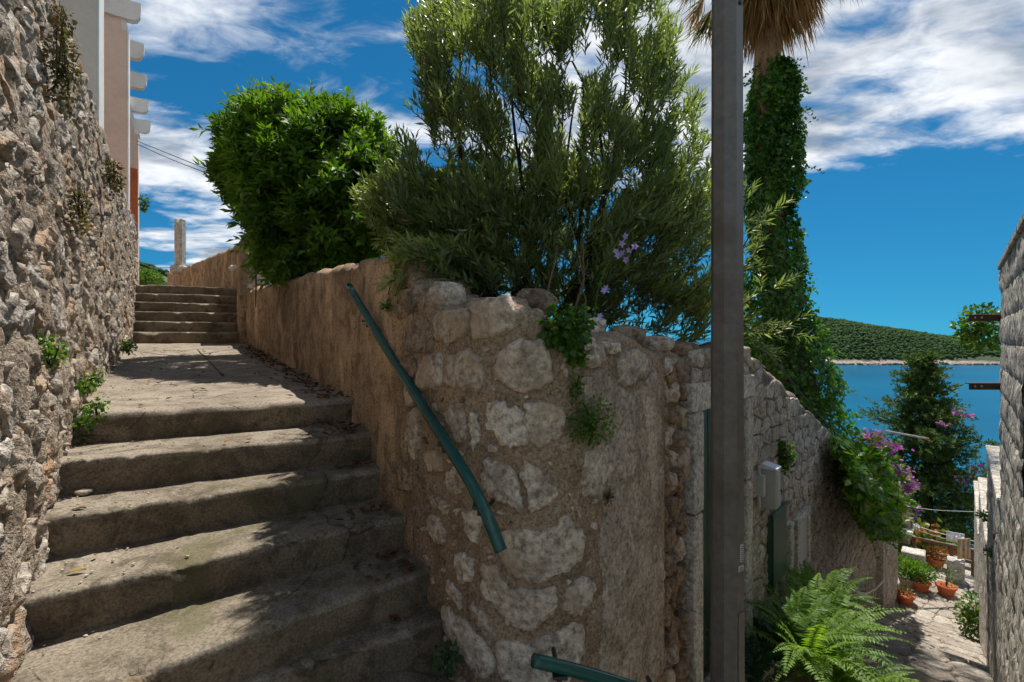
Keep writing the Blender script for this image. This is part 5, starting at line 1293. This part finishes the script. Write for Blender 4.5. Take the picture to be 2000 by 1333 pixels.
def pot(px, py, r, h, label, leafm, n, size, ph, pw, mt='terracotta', zz=zt):
    q = at_z(px, py, zz); e = empty('plant_pot', q, label, 'plant pot', 'potted plants on the terrace')
    mb = MB(); mb.lathe(q, [(r * .70, 0.0), (r * .72, .005), (r * .95, h * .8), (r * .96, h * .82), (r * 1.08, h * .83), (r * 1.08, h), (r * .95, h), (r * .92, h * .9)], 18); mb.build('pot', M[mt], e, True)
    c = q + [0, 0, h + ph * .42]; v = rand_dirs(n) * (rng.random((n, 1)) ** .4); B = c + v * [pw, pw, ph * .5]
    L = size * rng.uniform(.6, 1.3, n); V, Fc = leaf_geo(B, v + [0, 0, .35] + rng.normal(0, .4, (n, 3)), rand_dirs(n), L, L * .45); stuff(mesh('foliage', V, Fc, M[leafm], e))
    mb = MB()
    for k in range(5): mb.tube([q + [0, 0, h * .85], c + rng.normal(0, .4, 3) * [pw, pw, ph * .3]], .006, 4)
    mb.build('stem', M['bark'], e)
pot(1772, 1147, .19, .26, 'grey pot with round green bush near the alley wall', 'weed_leaf', 700, .08, .55, .30, 'alley_stone')
pot(1798, 1153, .20, .24, 'terracotta pot with dense bright green bush', 'weed_leaf', 700, .08, .5, .30)
pot(1848, 1162, .20, .24, 'terracotta pot with thin twigs on the sunlit paving', 'weed_leaf', 130, .07, .6, .22)
pot(1766, 1176, .21, .20, 'wide low terracotta bowl nearest the alley wall', 'dry_weed_leaf', 160, .08, .16, .22)
pot(1828, 1108, .20, .25, 'red pot with reddish foliage beside the railing', 'red_leaf', 260, .09, .35, .24)
flowering('red_shrub', 'red tipped feathery shrub above the pots', [(1800, 1055, 40, 26, .6), (1785, 1075, 32, 24, .5)], 14.5, 900, 'red_leaf', 'weed_leaf', .17)
mb = MB(); q = at_z(1870, 1138, zt) 
kp = empty('stone_planter', q, 'low stone plinth under the railing by the right wall', 'plinth'); mb.box(q + [0.05, .1, .28], (.35, .35, .56), AX3, .02); mb.build('body', M['frame_stone'], kp)
kp2 = empty('stone_trough', at_z(1795, 1120, zt), 'pale stone trough behind the green pots', 'trough'); q = at_z(1790, 1122, zt); mb = MB(); mb.box(q + [0, .1, .3], (.5, .5, .6), AX3, .02); mb.build('body', M['frame_stone'], kp2)
# low house corner with balcony under the creeper
gh = empty('garden_house', at_y(1752, 1090, 15), 'small beige house corner with a white balcony rail beyond the creeper', 'house')
q = at_y(1738, 1020, 14.6); mb = MB(); mb.box((q[0] - 0.9, q[1] + .9, -6.0), (1.6, 1.6, 3.1), AX3, .01); mb.build('wall', M['pale_plaster'], gh)
p0 = at_y(1722, 936, 14.2); p1 = at_y(1757, 942, 14.2)
for dz in (0, -.14, -.28):
    mb = MB(); mb.tube([p0 + [0, 0, dz], p1 + [0, 0, dz]], .015, 6); mb.build('balcony_rail', M['white_paint_and_sunlit'], gh)
for k in range(4):
    a_ = p0 + (p1 - p0) * k / 3; mb = MB(); mb.tube([a_, a_ - [0, 0, 1.5]], .018, 6); mb.build('balcony_post', M['white_paint_and_sunlit'], gh)
q = at_y(1756, 1015, 14.0); mb = MB(); mb.box(q - [0, 0, .15], (.16, .5, 1.0), AX3, .02); mb.build('corner', M['pale_plaster'], gh)
q = at_y(1766, 1036, 13.8); mb = MB(); mb.box(q, (.4, .4, .10), AX3, .02); mb.build('ledge', M['white_paint_and_sunlit'], gh)
# antenna and laundry
an = empty('aerial', at_y(1727, 930, 13), 'thin pole with a long horizontal metal bar in front of the conifer', 'aerial')
mb = MB(); mb.tube([at_y(1727, 990, 13), at_y(1727, 832, 13)], .014, 6); mb.build('pole', M['rod'], an)
mb = MB(); mb.tube([at_y(1728, 842, 13), at_y(1812, 857, 13)], .028, 8); mb.build('bar', M['rod'], an)
mb = MB(); mb.tube([at_y(1810, 856.5, 12.97), at_y(1813, 857.5, 12.97)], .034, 8); mb.build('tip', M['terracotta'], an)
la = empty('washing_line', at_y(1840, 1040, 13), 'sagging washing lines strung across the terrace', 'washing line')
for (a_, b_) in (((1758, 1016, 14.0), (1905, 1058, 12.6)), ((1765, 1026, 14.0), (1905, 1066, 12.4)), ((1752, 986, 14.0), (1902, 1000, 12.6))):
    P = [at_y(*a_), (at_y(*a_) + at_y(*b_)) / 2 - [0, 0, .05], at_y(*b_)]; mb = MB(); mb.tube(catmull3(P, 8), .006, 5); mb.build('line', M['rod'], la)
def cloth(name, label, mt, px0, px1, py0, py1, Y, legs=False):
    nx_, ny_ = 13, 11; V = []
    for i in range(nx_):
        for j in range(ny_):
            u, v = i / (nx_ - 1), j / (ny_ - 1); px = px0 + (px1 - px0) * u; py = py0 + (py1 - py0) * v + 7 * (u if not legs else 0) * (1 if py1 - py0 < 30 else .2)
            V.append(at_y(px, py, Y + .035 * math.sin(u * 17 + v * 2) + .02 * math.sin(v * 9)))
    Fc = [f for f in grid_faces(nx_, ny_).tolist() if not (legs and (f[0] % ny_) > 4 and f[0] // ny_ in (5, 6))]
    o = mesh(name, np.array(V), Fc, M[mt], None, True); md = o.modifiers.new('thick', 'SOLIDIFY'); md.thickness = .008; md.offset = 0
    return tag(o, label, 'laundry', 'laundry on the line')
cloth('towel', 'white lace cloth hanging on the washing line', 'cloth_white', 1848, 1884, 1037, 1056, 12.9)
cloth('shorts', 'beige shorts hanging on the washing line', 'cloth_beige', 1870, 1895, 1052, 1092, 12.55, True)
cloth('towel', 'small white rag at the left end of the washing line', 'cloth_white', 1783, 1796, 1020, 1031, 13.7)

# ------------------------------------------------------------------ ferns
def fern(name, label, loc, nf, Lmin, Lmax, mat, dirbias, seed, up=1.15):
    e = empty(name, loc, label, 'fern', 'ferns by the alley wall'); loc = np.array(loc)
    for k in range(nf):
        a_ = k * 2.39996 + rng.normal(0, .25); out = np.array([math.cos(a_), math.sin(a_), 0]) * rng.uniform(.35, 1.0) + np.array(dirbias) * .45
        L = rng.uniform(Lmin, Lmax); d0 = unit(out * .55 + np.array([0, 0, up])); m_ = 34; f = np.linspace(0, 1, m_)
        spine = loc + rng.normal(0, .05, 3) * [1, 1, 0] + d0 * (L * f)[:, None] + out * (L * .35 * f ** 2)[:, None] - np.array([0, 0, 1]) * (L * rng.uniform(.25, .6) * f ** 2.4)[:, None]
        T = unit(np.gradient(spine, axis=0)); sd = unit(np.cross(T, [0, 0, 1])); nrm = np.cross(sd, T)
        w = L * .115 * np.interp(f, [0, .12, .3, .7, 1], [.1, .6, 1, .75, .12]); B, D, N_, LL = [], [], [], []
        for sg in (-1, 1):
            B.append(spine[2:]); D.append(sd[2:] * sg + T[2:] * .35 - nrm[2:] * .15 + rng.normal(0, .07, (m_ - 2, 3))); N_.append(nrm[2:] + rng.normal(0, .15, (m_ - 2, 3))); LL.append(w[2:])
        LL = np.concatenate(LL) * rng.uniform(.88, 1.1, 2 * (m_ - 2)); V, Fc = leaf_geo(np.concatenate(B), np.concatenate(D), np.concatenate(N_), LL, np.full(len(LL), L / m_ * .82), .1, .12)
        Vs, Fs = twig_mesh(spine[None], .0035)
        mesh('frond', np.vstack([V, Vs]), np.vstack([Fc, Fs + len(V)]), M[mat], e)
def ap(t, s, dz=0.0): return alley(t, s, alley_ground(t) + dz)
fern('fern', 'bright fern clump in the middle of the ferns', ap(1.40, .38, .22), 40, .55, .85, 'fern_leaf', (.0, -.25, 0), 1)
fern('fern', 'bright fern spreading right over the alley path', ap(1.6, .36, .18), 30, .45, .68, 'fern_leaf', (.1, .0, 0), 2)
fern('fern', 'bright fern low beside the foot of the lamp post', ap(0.85, .42, .25), 36, .5, .8, 'fern_leaf', (-.1, -.4, 0), 3)
fern('fern', 'tall bright fern fronds in front of the wall hatch', ap(1.95, .26, .32), 24, .6, .85, 'fern_leaf', (.1, -.1, 0), 4, 1.4)
fern('fern', 'nearest bright fern cut off by the bottom of the picture', ap(0.98, .60, .14), 34, .45, .68, 'fern_leaf', (.0, -.3, 0), 7)
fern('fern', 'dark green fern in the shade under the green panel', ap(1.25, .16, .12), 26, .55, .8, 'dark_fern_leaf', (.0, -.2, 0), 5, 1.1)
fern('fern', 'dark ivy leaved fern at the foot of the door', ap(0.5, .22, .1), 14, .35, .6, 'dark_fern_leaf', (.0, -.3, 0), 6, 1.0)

# ------------------------------------------------------------------ small plants on walls and steps
def weed(name, label, center, axes, n, size, mat, droop=-.2, ratio=.7, cat='plant', group='wall plants', stems=5, hang=False):
    e = empty(name, center, label, cat, group); n = int(n * 2.2); size = size * .68; c = np.array(center, float); v = rand_dirs(n) * (rng.random((n, 1)) ** .45)
    B = c + v * np.array(axes); D = v * .8 + np.array([0, 0, droop]) + rng.normal(0, .45, (n, 3)); L = size * rng.uniform(.55, 1.3, n)
    V, Fc = leaf_geo(B, D, v + rng.normal(0, .5, (n, 3)) + [0, -.3, .3], L, L * ratio, .12, .15); stuff(mesh('foliage', V, Fc, M[mat], e))
    mb = MB()
    for k in range(stems): mb.tube([c - np.array([0, 0, axes[2] * (-.9 if hang else .9)]), c + rng.normal(0, .25, 3) * axes, c + rand_dirs(1)[0] * axes], .003, 4)
    mb.build('stem', M['bark'], e); return e
def lw_px(px, py, d=0.04):
    k = (px - HX) / F; a = L0 + NL * d; t = (k * a[1] - a[0]) / (WD[0] - k * WD[1]); q = a + WD * t; return np.array([q[0], q[1], (HY - py) / F * q[1]])
def tw_px(px, py, d=0.04): s, z = sz_of_px(px, py); return Scurve(s, z, d)
weed('weed', 'small bright weed growing from the lower rubble wall', lw_px(98, 688, .06), (.05, .05, .075), 70, .035, 'weed_leaf')
weed('weed', 'leafy weed on the step at the foot of the rubble wall', at_z(148, 850, -.55) + [0, 0, .06], (.10, .09, .11), 190, .04, 'weed_leaf')
weed('weed', 'tuft of weed at the corner of the landing edge', at_z(190, 815, -.40) + [0, 0, .05], (.04, .04, .08), 50, .035, 'weed_leaf')
weed('weed', 'trailing dry succulent high on the rubble wall', lw_px(122, 130, .06), (.06, .07, .22), 300, .030, 'dry_weed_leaf', hang=True)
weed('weed', 'small dry succulent at the top of the rubble wall', lw_px(122, 40, .06), (.04, .05, .07), 80, .028, 'dry_weed_leaf', hang=True)
weed('weed', 'yellowish stonecrop halfway up the rubble wall', lw_px(155, 410, .06), (.05, .06, .16), 170, .032, 'dry_weed_leaf', hang=True)
weed('weed', 'small green tuft on the rubble wall below the house pier', lw_px(222, 345, .08), (.06, .08, .16), 120, .05, 'dry_weed_leaf', hang=True)
weed('weed', 'green tuft at the far foot of the rubble wall', lw_px(248, 675, .1), (.08, .08, .08), 80, .05, 'weed_leaf')
weed('weed', 'little weed where the landing meets the rubble wall', lw_px(165, 755, .06), (.05, .05, .05), 60, .035, 'weed_leaf')
weed('weed', 'low weed patch on the wall foot beside the landing', lw_px(182, 740, .08), (.05, .06, .05), 60, .035, 'weed_leaf')
weed('weed', 'green sprig sticking out of the far end of the rubble wall', at_y(281, 398, 9.4), (.09, .06, .18), 80, .07, 'weed_leaf')
weed('bush', 'sunlit green bush at the top of the steps by the rubble wall', at_y(288, 545, 11.5), (.32, .3, .22), 900, .08, 'weed_leaf', .2, .5, 'bush', None)
weed('ivy', 'small ivy clump hanging from the rim of the bastion', tw_px(1098, 640, .05), (.095, .06, .10), 260, .045, 'ivy_leaf', -.5, .9, 'ivy', 'plants on the bastion', hang=True)
weed('ivy', 'thin ivy strand trailing below the rim clump', tw_px(1118, 690, .05), (.05, .03, .05), 50, .035, 'ivy_leaf', -.5, .9, 'ivy', 'plants on the bastion', hang=True)
weed('weed', 'feathery weed growing from a joint in the bastion', tw_px(1138, 822, .05), (.11, .05, .10), 360, .028, 'weed_leaf', -.1, .5, 'plant', 'plants on the bastion')
weed('weed', 'narrow weed above the feathery one on the bastion', tw_px(1115, 755, .04), (.025, .03, .06), 70, .026, 'weed_leaf', -.1, .6, 'plant', 'plants on the bastion')
weed('weed', 'tiny weed at the edge of the plaster on the bastion', tw_px(1176, 965, .03), (.025, .02, .04), 40, .022, 'dry_weed_leaf', -.1, .6, 'plant', 'plants on the bastion')
weed('weed', 'small weed on the plastered wall near the handrail top', tw_px(768, 598, .03), (.05, .03, .03), 60, .022, 'weed_leaf', -.1, .6)
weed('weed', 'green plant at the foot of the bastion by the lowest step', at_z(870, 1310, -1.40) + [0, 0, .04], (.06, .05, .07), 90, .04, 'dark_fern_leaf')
t, z = al_px(1519, 890); weed('weed', 'green tuft on the alley wall above the meter box', alley(t, .06, z), (.07, .07, .14), 170, .05, 'ivy_leaf', hang=True)
weed('vine', 'leafy vine hanging behind the upper rusty bracket', at_y(1918, 640, 4.2), (.20, .15, .20), 420, .06, 'creeper_leaf', -.3, .8, 'vine', None)
q = alley(9.0, 1.30, -4.9); weed('weed', 'green plant at the foot of the right alley wall', alley(8.6, 1.28, -4.75), (.20, .20, .42), 420, .08, 'creeper_leaf')
weed('weed', 'small sprig on the upper right alley wall', at_y(1922, 1008, 5.5) - [.0, 0, 0], (.06, .05, .06), 40, .05, 'weed_leaf')
weed('weed', 'lower sprig on the right alley wall', at_y(1936, 1080, 4.7), (.05, .05, .05), 40, .04, 'weed_leaf')
# flowering stalk on the rim
fs = empty('flower_stalk', tw_px(1165, 640, -.1), 'lilac flowering stalk leaning in front of the olive bush', 'flower')
mb = MB(); P, r = branch(at_y(1160, 650, 2.5), at_y(1222, 460, 2.42), (-.02, 0, .03), .005, .002, 10); mb.tube(P, r, 5); mb.build('stem', M['weed_leaf'], fs)
cts = [at_y(1214, 495, 2.4), at_y(1206, 500, 2.38), at_y(1222, 508, 2.4), at_y(1240, 482, 2.4), at_y(1221, 462, 2.4), at_y(1203, 492, 2.4), at_y(1228, 490, 2.42), at_y(1183, 563, 2.42), at_y(1180, 568, 2.4), at_y(1172, 618, 2.45), at_y(1215, 476, 2.4)]
for q in cts:
    d = unit(np.array([rng.normal(0, .35), -1, rng.normal(0, .3)])); u = unit(np.cross(d, [0, 0, 1])); v = np.cross(d, u); a_ = np.arange(5) * 2 * math.pi / 5 + rng.random()
    dd_ = u[None] * np.cos(a_)[:, None] + v[None] * np.sin(a_)[:, None] + d * .25
    V, Fc = leaf_geo(np.repeat(q[None], 5, 0), dd_, np.repeat(d[None], 5, 0), .021, .013, .05, .1); mesh('flower', V, Fc, M['purple_petal'], fs)
n = 60; f = rng.random(n); B = P[(f * 9).astype(int)]; V, Fc = leaf_geo(B, rand_dirs(n), rand_dirs(n), .022, .010); stuff(mesh('leaves', V, Fc, M['weed_leaf'], fs))
for k, (a_, b_, lab) in enumerate((((1120, 615, 2.5), (1142, 455, 2.5), 'bare forked dry twig on the bastion rim'), ((1072, 590, 2.5), (1082, 478, 2.55), 'straight reddish dry stalk on the bastion rim'), ((1148, 620, 2.5), (1128, 545, 2.5), 'short bent dry twig on the bastion rim'))):
    P, r = branch(at_y(*a_), at_y(*b_), (.02, 0, .0), .006, .002, 10); mb = MB(); mb.tube(P, r, 5)
    if k == 0: mb.tube([P[4], P[4] + [-.03, 0, .12], P[4] + [-.06, 0, .25]], [.004, .003, .0015], 5)
    tag(mb.build('dry_twig', M['wood'], None), lab, 'twig')

# ------------------------------------------------------------------ wires
def wire(name, label, pts, r):
    mb = MB(); mb.tube(catmull3(pts, 8), r, 6); tag(mb.build(name, M['cable'], None, True), label, 'cable')
wire('cable', 'upper thin cable from the house towards the round bush', [at_y(268, 276, 9), at_y(340, 305, 8), at_y(440, 345, 7), at_y(560, 390, 6.5)], .006)
wire('cable', 'lower thin cable from the house towards the round bush', [at_y(268, 282, 9), at_y(340, 314, 8), at_y(440, 352, 7), at_y(560, 400, 6.5)], .006)
wire('cable', 'thick black cable crossing the top of the olive bush', [at_y(1015, -40, 2.9), at_y(1030, 10, 2.9), at_y(1060, 50, 2.9), at_y(1120, 100, 3.2)], .009)
wire('cable', 'second black cable at the top of the olive bush', [at_y(1080, -40, 3.0), at_y(1097, 15, 3.0), at_y(1120, 40, 3.1)], .006)
wire('cable', 'thin dark wire running down along the alley wall top', [at_y(1480, 660, 4.0), alley(3, -.1, -.55), alley(4.6, -.1, -1.15), alley(8, -.05, -2.3)], .008)

# ------------------------------------------------------------------ litter on the stairs
B, N_, D = [], [], []
def litter(p, n, sx, sy):
    for k in range(n):
        q = np.array(p) + NL * (-abs(rng.normal(0, sx))) + WD * rng.normal(0, sy); B.append((q[0], q[1], stair_z(q[0], q[1]) + .012)); N_.append(np.array([0, 0, 1]) + rng.normal(0, .35, 3)); D.append(np.array([*rng.normal(0, 1, 2), .1]))
for s in np.linspace(0.8, s_of_px(700), 34): p = cpos(s) + cnrm(s) * .03; litter(p, 14, .10, .08)
for k in (1, 2, 3, 4, 5):
    r_ = np.array(EDGES[k][1]) + WD * .14; litter(r_ - NL * .05, 26, .10, .06)
for k in range(60):
    q = L0 + WD * rng.uniform(-1, 5) + NL * rng.uniform(.1, 1.5); B.append((q[0], q[1], stair_z(q[0], q[1]) + .012)); N_.append(np.array([0, 0, 1.])); D.append(np.array([*rng.normal(0, 1, 2), .1]))
n = len(B); L = .045 * rng.uniform(.5, 1.4, n); V, Fc = leaf_geo(np.array(B), np.array(D), np.array(N_), L, L * .5, .3, -.1)
tag(mesh('leaf_litter', V, Fc, M['dry_leaf']), 'brown dead leaves gathered along the foot of the wall and steps', 'leaves', kind='stuff')
def one_leaf(label, px, py, z, mt, L_, ang):
    q = at_z(px, py, z); d = np.array([[math.cos(ang), math.sin(ang), .05]]); P = []
    nseg = 7; f = np.linspace(0, 1, nseg); w = np.sin(np.pi * np.clip(f * .92 + .06, 0, 1)) * L_ * .2; d = d[0]; sdv = np.array([-d[1], d[0], 0])
    for ff, ww in zip(f, w):
        for u in (-1, 0, 1): P.append(q + d * L_ * ff + sdv * ww * u + [0, 0, .006 + .05 * L_ * u * u * (.5 + ff) + .06 * L_ * math.sin(ff * 3)])
    o = mesh('fallen_leaf', np.array(P), grid_faces(nseg, 3), M[mt], None, True); md = o.modifiers.new('thick', 'SOLIDIFY'); md.thickness = .0012
    return tag(o, label, 'leaf', 'single fallen leaves')
one_leaf('curled yellow fallen leaf on the left of the wide step', 132, 1122, -.94, 'yellow_leaf', .06, .35)
one_leaf('greenish fallen leaf at the right end of a shaded step', 655, 912, -.76, 'green_leaf', .085, .4)
one_leaf('reddish brown fallen leaf on the landing', 282, 742, -.36, 'dry_leaf', .09, .2)
one_leaf('brown curled leaf on the third step by the rubble wall', 140, 998, -.77, 'dry_leaf', .06, .1)
q = at_z(163, 966, -.765); V0, F0 = ICO2; V = np.array([q + [0, 0, .012] + v * [.045, .03, .018] * (1 + .25 * fbm((v[0] * 2, v[1] * 2, v[2] * 2), 3)) for v in V0])
tag(mesh('loose_stone', V, F0, M['tower_stone'], None, False), 'loose pale stone lying on the step by the rubble wall', 'stone')
pts = []; rad = []
for k in range(500):
    q = L0 + WD * rng.uniform(-1.3, 5) + NL * (abs(rng.normal(0, .25)) if rng.random() < .7 else rng.uniform(0, 1.5)); pts.append((q[0], q[1], stair_z(q[0], q[1]) + .004)); rad.append(rng.uniform(.002, .008))
V, Fc = blobs(pts, rad, .6, .2, ICO1); tag(mesh('grit', V, Fc, M['tower_stone']), 'fine grit and pebbles strewn on the steps', 'grit', kind='stuff')
